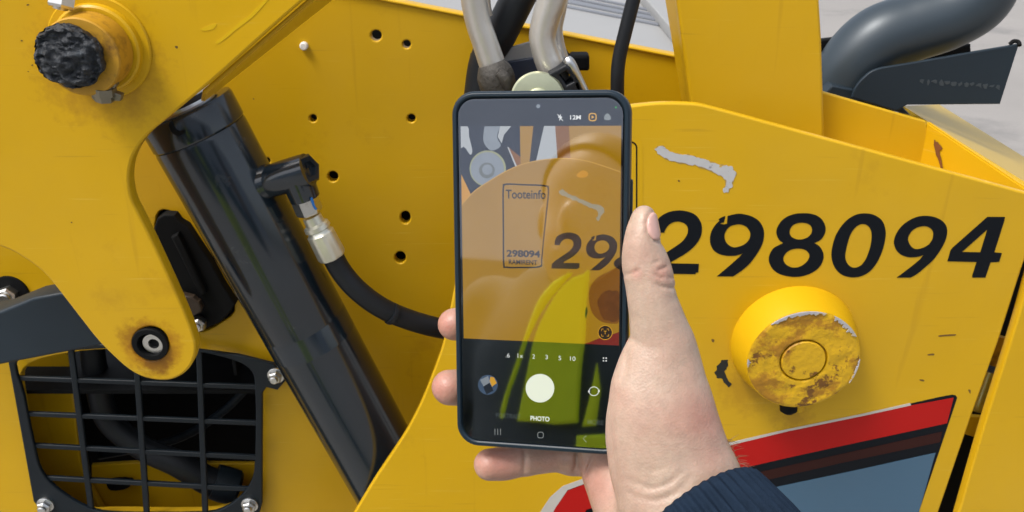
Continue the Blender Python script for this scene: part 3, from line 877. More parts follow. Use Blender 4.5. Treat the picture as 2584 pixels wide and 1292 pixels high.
# ---- far right post
part('rear_post', plate(wall(.765), [smooth([(2640, 560), (2600, 690), (2569, 800), (2529, 930), (2480, 1085), (2420, 1292)], 4, False) + [(2330, 1600), (2900, 1600), (2900, 560)]], .012, .002), M['yellow'], mach)
part('hinge_tab', plate(wall(.805), [[(2505, 845), (2560, 860), (2540, 935), (2490, 920)]], .006, .001), M['rusty_yellow'], mach)
part('hinge_tab', plate(wall(.805), [[(2440, 1050), (2500, 1056), (2480, 1110), (2430, 1095)]], .006, .001), M['yellow'], mach)
part('gap_backing', plate(wall(.86), [[(2450, 500), (2640, 520), (2640, 1600), (2250, 1600)]], .006), M['black'], mach)  # black plate behind the gap beside the rear post
part('strut', lathe(P(2500, 930, .825), P(2458, 1048, .825), [(0, .010), (.05, .010)], 24), M['steel'], mach)

# ---- exhaust, its shield, black bits behind
exh = part('exhaust_pipe', tube([P(2090, 330, 1.03), P(2112, 250, 1.03), P(2150, 165, 1.03), P(2215, 102, 1.03), P(2300, 70, 1.03), P(2390, 38, 1.03), P(2462, -10, 1.03), P(2490, -90, 1.03), P(2495, -200, 1.03)],
                                [.033, .035, .037, .038, .038, .0385, .039, .039, .039], 40, 8), M['exhaust'], mach)
part('exhaust_bracket', plate(wall(1.06), [[(2040, 110), (2076, 100), (2118, 95), (2130, 150), (2090, 190), (2060, 190)]], .01, .002), M['black'], mach)
part('exhaust_bracket', plate(wall(1.07), [[(2330, 150), (2380, 128), (2450, 112), (2452, 150), (2340, 175)]], .01, .002), M['black'], mach)
fs = wall(.98)
shield = part('heat_shield', plate(fs, [smooth([(2150, 246), (2160, 220), (2178, 198), (2200, 180), (2225, 171)], 4, False) + [(2305, 158), (2465, 130), (2572, 112), (2524, 263), (2290, 265), (2262, 280)]], .005, .0012), M['grey_paint'], mach)
part('curled_lip', tube([P(2548, 112, .985), P(2558, 104, .985), P(2570, 106, .982), P(2573, 115, .978)], .0022, 10), M['black'], shield)
part('worn_marking', join([plate(fs, [rough([(x, 203 + (x - 2320) * .075), (x + 11, 200 + (x - 2320) * .075), (x + 10, 205 + (x * 7 % 9) + (x - 2320) * .075), (x + (x * 3 % 5), 207 + (x * 5 % 8) + (x - 2320) * .07)], 2.6, 3, x)], .0003, 0, .0003) for x in range(2320, 2515, 16)]), mat('worn_mark', (.04, .052, .062), .6), shield)
part('shield_foot', plate(wall(.99), [[(2100, 215), (2150, 225), (2270, 262), (2300, 292), (2080, 240)]], .03, .002), M['grey_paint'], mach)

# ---- hoses and clamp in the middle
YH = .85
sl = part('sleeved_pipe', tube([P(1188, -120, YH), P(1193, -20, YH), P(1205, 49, YH), P(1222, 102, YH), P(1241, 158, YH), P(1256, 200, YH)], [.0115, .0118, .0118, .0120, .0125, .0125], 24), M['pipe'], mach)
part('hose_end', tube([P(1240, 160, YH - .002), P(1250, 190, YH - .003), P(1262, 240, YH), P(1275, 300, YH)], [.0130, .0175, .0165, .0165], 20), M['grime'], sl)
part('fitting_burr', tube([P(1258, 182, YH - .02), P(1272, 196, YH - .02), P(1284, 222, YH - .018)], [.004, .0055, .004], 10), M['grime'], sl)
part('sleeved_pipe', tube([P(1405, -120, YH - .005), P(1398, -20, YH - .005), P(1378, 45, YH - .005), P(1369, 92, YH - .005), P(1378, 135, YH - .005), P(1396, 180, YH - .005), P(1410, 230, YH)], [.0145, .0140, .0128, .0124, .0128, .0135, .013], 24), M['pipe'], mach)
part('sleeve_strip', tube([P(1428, -60, YH + .008), P(1414, 20, YH + .008), P(1404, 70, YH + .008), P(1408, 110, YH + .008), P(1420, 150, YH + .008)], .006, 12), M['pipe'], mach)
part('sleeved_pipe', tube([P(1225, -80, YH + .02), P(1222, 0, YH + .02), P(1228, 40, YH + .02)], .006, 14), M['pipe'], mach)
part('thick_hose', tube([P(1350, -90, YH + .04), P(1300, 10, YH + .04), P(1262, 85, YH + .04), P(1225, 160, YH + .045), P(1210, 260, YH + .045)], .0165, 24), M['black_rubber'], mach)
part('thick_hose', tube([P(1212, 140, YH + .05), P(1204, 190, YH + .05), P(1206, 240, YH + .05), P(1225, 330, YH + .05)], .010, 20), M['black_rubber'], mach)
part('clamp_plate', plate(wall(YH + .035), [[(1262, 128), (1340, 106), (1350, 150), (1276, 160)]], .006, .001), M['white_panel'], mach)
part('clamp_plate', plate(wall(YH + .03), [[(1270, 158), (1352, 146), (1365, 215), (1300, 225)]], .006, .001), mat('navy_block', (.02, .03, .055), .4), mach)
part('connector_block', plate(wall(YH - .03), [[(1384, 187), (1428, 163), (1440, 170), (1478, 260), (1400, 270)], [(1412, 190), (1430, 180), (1450, 206), (1430, 216)]], .03, .002), M['black_rubber'], mach)
part('clamp_bolt', tube([P(1430, 148, YH - .022), P(1440, 162, YH - .024), P(1462, 200, YH - .024), P(1484, 246, YH - .024)], [.0040, .0050, .0035, .0035], 14), M['steel'], mach)
part('knob', plate(wall(YH + .03), [rrect(1440, 140, 1488, 180, 7)], .02, .003), M['black'], mach)
part('knob_stem', tube([P(1405, 115, YH + .03), P(1425, 145, YH + .035), P(1450, 160, YH + .04)], .006, 12), M['black'], mach)
wc = P(1357, 250, YH - .03)
rw = mmpx(1357, 250, YH - .03, 69)
part('large_washer', lathe(wc, wc - Vector((0, .9, -.22)), [(0, rw), (.004, rw), (.006, rw * .93), (.007, rw * .45), (.007, rw * .42), (.014, rw * .4), (.015, rw * .3)], 48), M['zinc_yellow'], mach)
part('slim_hose', tube([P(1618, -90, .83), P(1598, 0, .83), P(1578, 80, .83), P(1562, 150, .83), P(1558, 210, .83), P(1560, 320, .835), P(1570, 460, .85)], .0064, 20), M['black_rubber'], mach)

# ---- lower chassis and wheels, below the frame (carry the machine)
part('chassis', box(Vector((-.1, 1.45, .42)), 2.0, .36, .36, bevel=.02), M['yellow'], mach)
for x in (-.85, .75):
    t_ = part('wheel', lathe(Vector((x, .78, .33)), Vector((x, 2, .33)), [(0, .24), (.02, .31), (.06, .33), (.20, .33), (.24, .31), (.26, .24)], 48), M['tyre'], mach)
    part('rim', lathe(Vector((x, .77, .33)), Vector((x, 2, .33)), [(0, .19), (.03, .20), (.06, .2)], 32), M['yellow'], t_)

# ================================================================ PALE TRAILER BEHIND
ZD = .80
fd = Frame((0, 0, ZD), (1, 0, 0), (0, 1, 0))
trl = thing('trailer', 'pale sheet metal trailer deck with grey ribs, behind the yellow machine', 'trailer', (0.2, 5.5, 0))
deck = part('deck', plate(fd, [[(760, -110), (1745, -110), (1745, 190), (760, 190)]], .10, .006), M['white_panel'], trl)
for a, b, wd in (((1180, -31), (1662, 65), 3.5), ((1180, -45), (1655, 51), 7), ((1180, -56), (1648, 40), 3), ((1180, -66), (1640, 28), 3)):
    part('rib', plate(fd, [[(a[0], a[1] - wd / 2), (b[0], b[1] - wd / 2), (b[0], b[1] + wd / 2), (a[0], a[1] + wd / 2)]], .012, .003, off=.010), M['grey_rib'], trl)
part('side_rail', plate(fd, [[(1585, -30), (1700, 112), (1760, 180), (1760, 60), (1668, -40)]], .05, .006, off=.05), M['white_panel'], trl)
for x, y in ((-.9, 4.3), (1.2, 4.3), (-.9, 6.2), (1.2, 6.2)):
    part('leg', box(Vector((x, y, (ZD - .1) / 2)), .08, .08, ZD - .1, bevel=.006), M['grey_rib'], trl)

# ================================================================ SMARTPHONE
Rm = np.array([[0.97754672, -0.00679945, -0.21060907], [-0.02555811, 0.9882743, -0.15053469], [0.20916308, 0.15253746, 0.96591052]])
pc = np.array([0.01251526, -0.00937908, -0.41764647])
CW = np.array([[1, 0, 0], [0, math.sin(PITCH), -math.cos(PITCH)], [0, math.cos(PITCH), math.sin(PITCH)]])  # camera axes -> world
Rw = CW @ Rm
Ow = Vector(CW @ pc) + CAM
fph = Frame(Ow, Rw[:, 0], Rw[:, 1])
PWd, PH = .0815, .168
phone = thing('smartphone', 'smartphone in a dark navy case held up by the hand, camera app open', 'smartphone', Ow)
hw, hh = PWd / 2, PH / 2
case_o = rrect(-hw, -hh, hw, hh, .0105, 8)
case = part('case', plate_uv(fph, [case_o, rrect(-hw + .0032, -hh + .0034, hw - .0032, hh - .0034, .0078, 8)], .0108, .0022, 0), M['case'], phone)
part('case_back', plate_uv(fph, [rrect(-hw + .001, -hh + .001, hw - .001, hh - .001, .010, 8)], .002, .0006, -.0092), M['case'], phone)
part('volume_button', plate_uv(Frame(fph.O + fph.ux * (hw + .0010) - fph.n * .0055, -fph.n, fph.uy), [rrect(-.0014, .0245, .0014, .0445, .0012)], .003, .0006), M['case'], phone)
part('power_button', plate_uv(Frame(fph.O + fph.ux * (hw + .0008) - fph.n * .0055, -fph.n, fph.uy), [rrect(-.0013, .0085, .0013, .0195, .0012)], .003, .0006), M['case'], phone)
slab = part('screen_glass_edge', plate_uv(fph, [rrect(-hw + .0028, -hh + .0030, hw - .0028, hh - .0030, .0080, 8)], .0072, .0006, -.0014), M['glass_black'], phone)
# display picture, in layers 0.02 mm apart
FS = Frame(fph.O - fph.n * .0013, fph.ux, fph.uy)
su0, su1 = -hw + .0041, hw - .0041
sv0, sv1 = -hh + .0044, hh - .0044
E = {}
def em(k, rgb, s=1.0, na=0.0, ns=60):
    E[k] = emit('display_' + k, rgb, s * 0.68, na, ns)
em('black', (3, 4, 6)); em('amber', (186, 138, 12), 1, .14, 30); em('amber_dk', (148, 92, 4), 1, .1, 40); em('amber_hi', (226, 160, 30), 1, .05)
em('navy', (16, 22, 36), 1, .2); em('silver', (150, 158, 166), 1, .15, 120); em('pale', (196, 200, 202)); em('ink', (16, 18, 24))
em('white', (236, 238, 236), 1.25); em('dim', (74, 82, 84)); em('grey', (150, 156, 156)); em('zinc', (168, 170, 128), 1, .15, 100); em('zinc_dk', (120, 124, 120))
em('print', (26, 20, 26)); em('scrape', (172, 164, 138), 1, .15, 200); em('red', (142, 38, 22)); em('mud', (118, 66, 6), 1, .4, 220)
em('icon', (240, 178, 40)); em('brown', (54, 30, 6)); em('green', (40, 220, 80)); em('blue', (70, 92, 120), 1, .6, 500); em('edge', (224, 172, 70)); em('red_dk', (104, 28, 18))
ui_m, ui_k = [], []
LAY = [0]
def ui(loops, k, px=True, step=True):
    if step:
        LAY[0] += 1
    f = flat if px else flat_uv
    ui_m.append(f(FS, loops, LAY[0] * .000012)); ui_k.append(E[k])
def uit(s, cx, cy, wpx, hpx, k, bold=0.0):
    ui_m.append(text_mesh(FS, s, cx, cy, wpx, hpx, (LAY[0] + 1) * .000012, bold)); ui_k.append(E[k])
def px2(pts, dv=0):
    return [FS.uv(*p) for p in pts]
def strip(pts, wd):
    """open polyline as a closed ribbon"""
    l, r = [], []
    for i, p in enumerate(pts):
        a, b = pts[max(i - 1, 0)], pts[min(i + 1, len(pts) - 1)]
        dx, dy = b[0] - a[0], b[1] - a[1]
        L_ = math.hypot(dx, dy) or 1
        nx, ny = -dy / L_ * wd / 2, dx / L_ * wd / 2
        l.append((p[0] + nx, p[1] + ny)); r.append((p[0] - nx, p[1] - ny))
    return l + r[::-1]
ui([rrect(su0, sv0, su1, sv1, .006, 8)], 'black', px=False)
# viewfinder rectangle in display coordinates
vt = (FS.uv(1159, 322)[1] + FS.uv(1568, 314)[1]) / 2
vb = (FS.uv(1169, 855)[1] + FS.uv(1566, 870)[1]) / 2
def clipv(pts):
    """pixel outline -> display plane, kept inside the viewfinder"""
    return [(min(max(u, su0), su1), min(max(v, vb), vt)) for u, v in px2(pts)]
def vf(loops, k):
    ui([clipv(l) for l in loops], k, px=False)
ui([[(su0, vb), (su1, vb), (su1, vt), (su0, vt)]], 'amber', px=False)
vf([[(1150, 310), (1320, 310), (1316, 420), (1275, 440), (1195, 500), (1150, 540)]], 'navy')
vf([[(1150, 430), (1162, 440), (1188, 490), (1150, 530)]], 'amber_hi')
vf([smooth([(1150, 310), (1180, 318), (1184, 345), (1192, 380), (1186, 390), (1170, 370), (1150, 380)], 3)], 'pale')
vf([smooth([(1228, 310), (1262, 312), (1254, 345), (1264, 368), (1240, 380), (1222, 362), (1220, 340)], 3)], 'silver')
vf([[(1262, 312), (1290, 312), (1272, 340), (1266, 362), (1256, 345)]], 'pale')
vf([[(1262, 376), (1280, 370), (1304, 420), (1285, 432)]], 'ink')
vf([[(1280, 370), (1284, 372), (1306, 420), (1301, 422)]], 'pale')
vf([[(1284, 372), (1312, 395), (1330, 412), (1306, 422)]], 'amber_dk')
vf([[(1312, 310), (1346, 310), (1342, 410), (1314, 420)]], 'amber')
vf([[(1346, 310), (1373, 310), (1356, 406), (1336, 412)]], 'ink')
vf([[(1373, 310), (1401, 310), (1407, 402), (1353, 406)]], 'pale')
vf([[(1401, 310), (1436, 310), (1440, 402), (1407, 402)]], 'amber_dk')
ui([circ(1231, 425.5, 46, 46, 40)], 'zinc'); ui([circ(1230, 426, 42, 42, 40)], 'silver'); ui([circ(1229, 430, 20, 20, 30)], 'zinc_dk'); ui([circ(1230, 428, 13, 13, 24)], 'silver')
arc = smooth([(1158, 525), (1165, 516.7), (1198, 482), (1236, 456.5), (1275, 433), (1314, 416), (1353, 406), (1392, 401), (1431, 399.6), (1469, 404), (1508, 414), (1575, 437)], 4, False)
vf([arc + [(1580, 880), (1155, 880)]], 'amber')
vf([strip(arc, 2.2)], 'edge')
ui([smooth([(1455, 442), (1470, 430), (1484, 436), (1480, 446), (1464, 448)], 4)], 'amber_hi')
# round boss and red stripe, low right in the viewfinder
vf([smooth([(1486, 740), (1500, 708), (1530, 688), (1575, 680), (1580, 800), (1530, 815), (1495, 790)], 4)], 'amber_dk')
vf([rough([(1508, 758), (1530, 735), (1560, 735), (1575, 760), (1570, 800), (1545, 812), (1520, 800)], 3, 4, 2)], 'mud')
vf([smooth([(1472, 872), (1500, 858), (1530, 848), (1580, 838), (1580, 885), (1472, 885)], 2)], 'red')
vf([[(1478, 778), (1482, 774), (1483, 786), (1479, 804), (1476, 796)]], 'ink')
# number and scrape repeated on the display
mp_ = lambda pts: [(1467.4 + (x - 1771) * .575, 587 + (y - 532) * .575) for x, y in pts]
vf([mp_(zm(Z1, two))], 'ink'); vf([mp_(zm(Z1, nine)), mp_(zm(Z1, nine_h))], 'ink')
vf([smooth([(1575, 650), (1558, 652), (1549, 664), (1556, 676), (1575, 680)], 3)], 'ink')
Zs = lambda pts: [(1120 + x / 2.576, 210 + y / 2.576) for x, y in pts]
vf([rough(Zs([(750, 700), (775, 690), (800, 712), (850, 735), (920, 765), (980, 785), (1030, 800), (1045, 830), (1020, 870), (1005, 895), (990, 880), (1005, 850), (990, 825), (930, 800), (860, 765), (790, 738), (755, 720)]), 1.2, 4)], 'scrape')
# info label (QR code left out)
lo_ = Zs(smooth([(383, 680), (400, 652), (520, 655), (660, 662), (686, 690), (672, 840), (655, 1000), (640, 1150), (628, 1196), (500, 1202), (405, 1200), (386, 1180), (384, 1000), (382, 800)], 4))
cx_, cy_ = 1326, 570
li_ = [(cx_ + (x - cx_) * .935, cy_ + (y - cy_) * .965) for x, y in lo_]
ui([lo_, li_], 'print')
uit('Tooteinfo', 1326.8, 490, 101, 23, 'print', .018); uit('298094', 1321, 640, 85, 18, 'print', .035); uit('RAMIRENT', 1320, 661.5, 72, 12, 'print', .02)
# camera-app controls
ui([circ(1527.4, 838.7, 18.7, 18.7, 30)], 'brown'); ui([circ(1527.4, 838.7, 18.7, 18.7, 30), circ(1527.4, 838.7, 17, 17, 30)], 'icon')
uit('T', 1527.4, 838.7, 8, 9, 'icon', .01)
for sx in (-1, 1):
    for sy in (-1, 1):
        ui([strip([(1527.4 + sx * 9, 838.7 + sy * 4), (1527.4 + sx * 9, 838.7 + sy * 9), (1527.4 + sx * 4, 838.7 + sy * 9)], 1.6)], 'icon', step=False)
for s, x, y, wd in (('.6', 1281.7, 896, 10), ('1x', 1313.5, 897, 14), ('2', 1347, 899, 6.5), ('3', 1379.6, 900.5, 6.5), ('5', 1413, 903, 6.5), ('10', 1445.7, 904.5, 13.5)):
    uit(s, x, y, wd, 11, 'white', .0)
for dx in (-3.4, 3.4):
    for dy in (-3.4, 3.4):
        ui([circ(1526.5 + dx, 906.5 + dy, 2, 2, 10)], 'white', step=False)
ui([circ(1363, 979, 36, 36, 40)], 'white')
ui([circ(1231.7, 970.5, 25, 25, 30)], 'blue'); ui([[(1238, 950), (1247, 952), (1254, 966), (1242, 975), (1236, 962)]], 'icon'); ui([[(1212, 958), (1232, 948), (1240, 970), (1226, 984)]], 'silver'); ui([[(1220, 975), (1236, 965), (1246, 985), (1228, 994)]], 'navy')
ui([circ(1499, 986.5, 13, 12, 26), circ(1499, 986.5, 11.2, 10.2, 26)], 'white'); ui([[(1484, 984), (1490, 986), (1485, 991)]], 'white', step=False); ui([[(1514, 989), (1508, 987), (1513, 982)]], 'white', step=False)
uit('PHOTO', 1363, 1055.7, 48, 12, 'white', .03); uit('PORTRAIT', 1283, 1049, 62, 12, 'dim', .01); uit('MORE', 1503, 1065, 40, 12, 'dim', .01)
for dx in (-7, 0, 7):
    ui([rrect(1256.5 + dx - .9, 1081, 1256.5 + dx + .9, 1097, .6, 2)], 'grey', step=False)
ui([rrect(1356.5, 1089, 1372.5, 1105, 5), rrect(1358.3, 1090.8, 1370.7, 1103.2, 4)], 'grey', step=False)
ui([strip([(1480, 1098), (1472, 1106), (1480, 1115)], 1.8)], 'grey', step=False)
ui([circ(1358.7, 268, 9.5, 9.5, 24)], 'navy'); ui([circ(1358.7, 268, 5, 5, 20)], 'silver')
uit('12M', 1452.7, 296, 27, 11, 'white', .02)
ui([[(1416, 287), (1408, 297), (1413, 297), (1411, 306), (1420, 294), (1415, 294)]], 'white', step=False); ui([strip([(1407, 288), (1421, 305)], 1.6)], 'white', step=False)
ui([rrect(1485.5, 285, 1506, 306, 7), rrect(1488.5, 288, 1503, 303, 5)], 'icon', step=False); ui([[(1493, 291), (1500, 295.5), (1493, 300)]], 'icon', step=False)
ui([smooth([(1526, 302), (1526, 292), (1533, 286), (1540, 292), (1541, 302)], 3)], 'grey', step=False)
ui([circ(1554.4, 271, 2.2, 2.2, 10)], 'green', step=False)
part('display', join(ui_m, ui_k), None, slab)
# cover glass: clear with a mirror-like surface
mg = bpy.data.materials.new('cover_glass')
mg.use_nodes = True
t = mg.node_tree
for n in list(t.nodes):
    t.nodes.remove(n)
out = t.nodes.new('ShaderNodeOutputMaterial')
tr = t.nodes.new('ShaderNodeBsdfTransparent')
gl = t.nodes.new('ShaderNodeBsdfGlossy'); gl.inputs['Roughness'].default_value = 0.028
mxs = t.nodes.new('ShaderNodeMixShader')
lw = t.nodes.new('ShaderNodeLayerWeight'); lw.inputs['Blend'].default_value = .25
md = t.nodes.new('ShaderNodeMath'); md.operation = 'ADD'; md.inputs[1].default_value = .38; md.use_clamp = True
t.links.new(lw.outputs['Fresnel'], md.inputs[0])
t.links.new(md.outputs[0], mxs.inputs[0]); t.links.new(tr.outputs[0], mxs.inputs[1]); t.links.new(gl.outputs[0], mxs.inputs[2])
t.links.new(mxs.outputs[0], out.inputs[0])
GL = Frame(fph.O - fph.n * .0004, fph.ux, fph.uy)
part('cover_glass', flat_uv(GL, [rrect(-hw + .0033, -hh + .0035, hw - .0033, hh - .0035, .0076, 8)]), mg, slab)

# ================================================================ PERSON
person = thing('person', 'person in a navy jacket and yellow hi-vis vest whose hand holds up the phone', 'person', (-.2, -.5, 0))

class Field:
    """Signed distance on a voxel grid; ellipsoids blended softly."""
    def __init__(s, lo, hi, h):
        s.lo, s.h = np.array(lo, float), h
        s.n = np.ceil((np.array(hi) - s.lo) / h).astype(int) + 1
        s.D = np.full(s.n, 1.0, np.float32)
        s.ax = [s.lo[i] + h * np.arange(s.n[i]) for i in range(3)]
    def window(s, c, r, pad):
        sl = []
        for i in range(3):
            a = int(max(0, math.floor((c[i] - r[i] - pad - s.lo[i]) / s.h)))
            b = int(min(s.n[i], math.ceil((c[i] + r[i] + pad - s.lo[i]) / s.h) + 1))
            if b <= a:
                return None
            sl.append(slice(a, b))
        return tuple(sl)
    def coords(s, w):
        return np.meshgrid(s.ax[0][w[0]], s.ax[1][w[1]], s.ax[2][w[2]], indexing='ij', sparse=True)
    def ell(s, c, r, k=.004, target=None, pad=.012):
        w_ = s.window(c, r, pad)
        if w_ is None:
            return
        X, Y, Z = s.coords(w_)
        x, y, z = (X - c[0]), (Y - c[1]), (Z - c[2])
        k0 = np.sqrt((x / r[0]) ** 2 + (y / r[1]) ** 2 + (z / r[2]) ** 2)
        k1 = np.sqrt((x / r[0] ** 2) ** 2 + (y / r[1] ** 2) ** 2 + (z / r[2] ** 2) ** 2) + 1e-9
        d = (k0 * (k0 - 1) / k1).astype(np.float32)
        A = (s.D if target is None else target)
        a = A[w_]
        if k > 0:
            hh_ = np.clip(.5 + .5 * (a - d) / k, 0, 1)
            A[w_] = a * (1 - hh_) + d * hh_ - k * hh_ * (1 - hh_)
        else:
            A[w_] = np.minimum(a, d)
    def merge(s, B, k):
        hh_ = np.clip(.5 + .5 * (s.D - B) / k, 0, 1)
        s.D = s.D * (1 - hh_) + B * hh_ - k * hh_ * (1 - hh_)
    def chain(s, nodes, k=.004, steps=7, kin=.0):
        """nodes: (x, y, z, rx, ry, rz); own ellipsoids joined hard, then blended into the field."""
        B = np.full(s.n, 1.0, np.float32)
        for q_ in smooth(nodes, steps, closed=False):
            s.ell(q_[:3], q_[3:], kin, B)
        s.merge(B, k)
    def mesh(s, iso=0.0, D=None):
        import openvdb
        D = s.D if D is None else D
        band = s.h * 3
        gdd = openvdb.FloatGrid(band)
        gdd.copyFromArray(np.ascontiguousarray(np.clip(D, -band, band), dtype=np.float32))
        v, qd = gdd.convertToQuads(isovalue=float(iso))
        v = np.asarray(v, float) * s.h + s.lo
        return v, np.asarray(qd)

def relax(v, q, it, lam=.5):
    n = len(v)
    e = np.concatenate([q[:, [0, 1]], q[:, [1, 2]], q[:, [2, 3]], q[:, [3, 0]]])
    e = np.concatenate([e, e[:, ::-1]])
    deg = np.bincount(e[:, 0], minlength=n).clip(1)[:, None]
    for i in range(it):
        for l_ in (lam, -lam * 1.02 if it > 1 else 0):
            a = np.zeros_like(v)
            for k_ in range(3):
                a[:, k_] = np.bincount(e[:, 0], weights=v[e[:, 1], k_], minlength=n)
            v = v + l_ * (a / deg - v)
    return v

def vq_mesh(v, q):
    me = bpy.data.meshes.new('m')
    me.from_pydata([tuple(p) for p in v], [], [tuple(int(i) for i in f[::-1]) for f in q])
    me.update()
    me.polygons.foreach_set('use_smooth', [True] * len(me.polygons))
    return me

# ---- hand, modelled in camera axes (right, down, away), metres
def hn(px, py, dz, r, rz=None, ry=None):
    dep = .4176 + dz / 1000
    rm = r / F * dep
    return ((px - 1292) / F * dep, (py - 646) / F * dep, dep, rm, (ry / F * dep) if ry else rm, (rz / 1000) if rz else rm)
H = Field((-.045, -.033, .335), (.145, .165, .50), .00085)
# thumb and ball of the thumb
H.chain([hn(1624, 556, -14, 33, 6.5, 38), hn(1621, 590, -13.5, 43, 8.5), hn(1621, 628, -13, 49.5, 9.5), hn(1630, 669, -12.5, 60, 10), hn(1640, 713, -12, 63, 10.5), hn(1646, 757, -11.5, 62.5, 10.5), hn(1658, 808, -10, 69, 11.5),
         hn(1671, 870, -8, 82, 13), hn(1667, 925, -7, 104, 14.5), hn(1664, 984, -7, 122, 16), hn(1668, 1040, -7, 137, 17.5), hn(1673, 1090, -6, 146, 18.5), hn(1686, 1150, -5, 153, 19.5), hn(1706, 1210, -5, 160, 20.5),
         hn(1732, 1280, -6, 166, 22), hn(1790, 1370, -12, 168, 24), hn(1870, 1480, -22, 170, 26), hn(1980, 1620, -34, 176, 28)], k=.001, steps=9)
# palm behind the phone and heel of the hand
H.chain([hn(1680, 900, 8, 60, 11), hn(1640, 960, 24, 95, 13), hn(1580, 1000, 36, 110, 12), hn(1530, 1060, 40, 100, 12)], k=.012)
H.chain([hn(1660, 1060, 8, 110, 16), hn(1600, 1060, 30, 110, 15), hn(1545, 1090, 42, 90, 13)], k=.010)
H.chain([hn(1530, 1090, 42, 80, 12), hn(1552, 1175, 32, 88, 14), hn(1580, 1250, 22, 92, 17), hn(1640, 1340, 10, 110, 20), hn(1740, 1440, -4, 140, 24)], k=.006)
# fingers: index (behind the phone), middle, ring, little
H.chain([hn(1560, 900, 40, 52), hn(1440, 700, 46, 48), hn(1330, 560, 46, 44), hn(1270, 480, 44, 40)], k=.005)
H.chain([hn(1540, 960, 42, 54), hn(1380, 870, 48, 47), hn(1230, 826, 47, 44), hn(1172, 818, 40, 42), hn(1146, 818, 34.5, 41)], k=.003)
H.chain([hn(1530, 1040, 44, 54), hn(1370, 1000, 52, 48), hn(1230, 982, 50, 46), hn(1165, 978, 44, 46), hn(1134, 978, 38.5, 45)], k=.003)
H.chain([hn(1535, 1120, 42, 52), hn(1490, 1150, 43, 46), hn(1440, 1158, 42, 41)], k=.004)
H.chain([hn(1452, 1156, 42, 40), hn(1400, 1154, 41, 38), hn(1330, 1160, 38, 39)], k=.0025)
H.chain([hn(1326, 1160, 38, 39), hn(1280, 1168, 36, 42), hn(1236, 1172, 33, 40)], k=.002)
# thumb nail bed groove and skin creases (carved into the surface that faces out)
X, Y, Z = np.meshgrid(*H.ax, indexing='ij', sparse=True)
def to_px(X, Y, Z):
    return 1292 + F * X / Z, 646 + F * Y / Z
PXX, PYY = to_px(X, Y, Z)
PXX = PXX.astype(np.float32); PYY = PYY.astype(np.float32)
shell = (np.abs(H.D) < .004)
idx = np.where(shell & (Z < .46))
px_, py_ = PXX[idx[0], 0, idx[2]] if PXX.shape[1] == 1 else PXX[idx], PYY[0, idx[1], idx[2]] if PYY.shape[0] == 1 else PYY[idx]
pz_ = H.ax[2][idx[2]]
add = np.zeros(len(px_), np.float32)
def crease(pts, depth, wd, soft=1.0):
    global add
    pts = smooth(pts, 4, closed=False)
    d2 = np.full(len(px_), 1e9)
    tt = np.zeros(len(px_))
    for i, (a, b) in enumerate(zip(pts, pts[1:])):
        ab = (b[0] - a[0], b[1] - a[1])
        L2 = ab[0] ** 2 + ab[1] ** 2
        t_ = np.clip(((px_ - a[0]) * ab[0] + (py_ - a[1]) * ab[1]) / L2, 0, 1)
        q_ = (px_ - a[0] - t_ * ab[0]) ** 2 + (py_ - a[1] - t_ * ab[1]) ** 2
        m_ = q_ < d2
        d2 = np.where(m_, q_, d2)
        tt = np.where(m_, (i + t_) / (len(pts) - 1), tt)
    add = add + (depth / 1000 * np.exp(-d2 / wd ** 2) * np.sin(np.pi * np.clip(tt, .02, .98)) ** .4).astype(np.float32)
for pts, dp, wd in (([(1658, 682), (1672, 678), (1686, 671)], .55, 4), ([(1684, 700), (1700, 701)], .4, 4), ([(1655, 716), (1672, 724), (1690, 726), (1708, 725)], .6, 4.5), ([(1648, 665), (1655, 660), (1664, 662)], .4, 4),
                    ([(1652, 690), (1662, 698), (1676, 703)], .4, 4), ([(1571, 694), (1590, 691), (1608, 684)], .35, 5), ([(1606, 688), (1612, 676)], .4, 4), ([(1655, 612), (1670, 612), (1682, 618)], .25, 5),
                    ([(1583, 880), (1580, 925), (1568, 965)], .5, 8), ([(1548, 985), (1542, 1050), (1544, 1120), (1556, 1200), (1570, 1290)], .55, 10),
                    ([(1590, 1210), (1640, 1232), (1690, 1218), (1720, 1190)], .35, 7), ([(1575, 1240), (1640, 1262), (1700, 1245), (1745, 1200)], .3, 8), ([(1640, 1190), (1680, 1180)], .2, 6),
                    ([(1322, 1128), (1324, 1160), (1321, 1195)], .7, 5), ([(1454, 1128), (1456, 1160), (1450, 1190)], 1.0, 6), ([(1500, 1150), (1488, 1175), (1478, 1200)], 1.1, 6)):
    crease(pts, dp * 1.7, wd)
# tendons / soft undulation
und = np.array([mnoise.noise(Vector((a * .016, b * .016, 1.0))) for a, b in zip(px_[::1], py_[::1])], np.float32) if len(px_) < 900000 else 0
add = add + .00035 * und
H.D[idx] += add
# nail groove
tipc = hn(1655, 570, -19, 1)
NC, NRr = np.array(tipc[:3]), (.0046, .0066, .0062)
wn = H.window(NC, (.012, .012, .012), .002)
Xn, Yn, Zn = H.coords(wn)
tl = math.radians(-6)
xr_ = (Xn - NC[0]) * math.cos(tl) - (Yn - NC[1]) * math.sin(tl); yr_ = (Xn - NC[0]) * math.sin(tl) + (Yn - NC[1]) * math.cos(tl)
kn = np.sqrt((xr_ / NRr[0]) ** 2 + (yr_ / NRr[1]) ** 2 + ((Zn - NC[2]) / NRr[2]) ** 2)
H0n = H.D[wn].copy()
H.D[wn] += (.0009 * np.exp(-((kn - 1.04) / .11) ** 2)).astype(np.float32)
hv, hq = H.mesh()
hv = relax(hv, hq, 3)
Nf = np.full(H.n, 1.0, np.float32)
Nf[wn] = np.maximum(H0n - .00035, (kn - 1) * .004).astype(np.float32)
nv, nq = H.mesh(D=Nf)
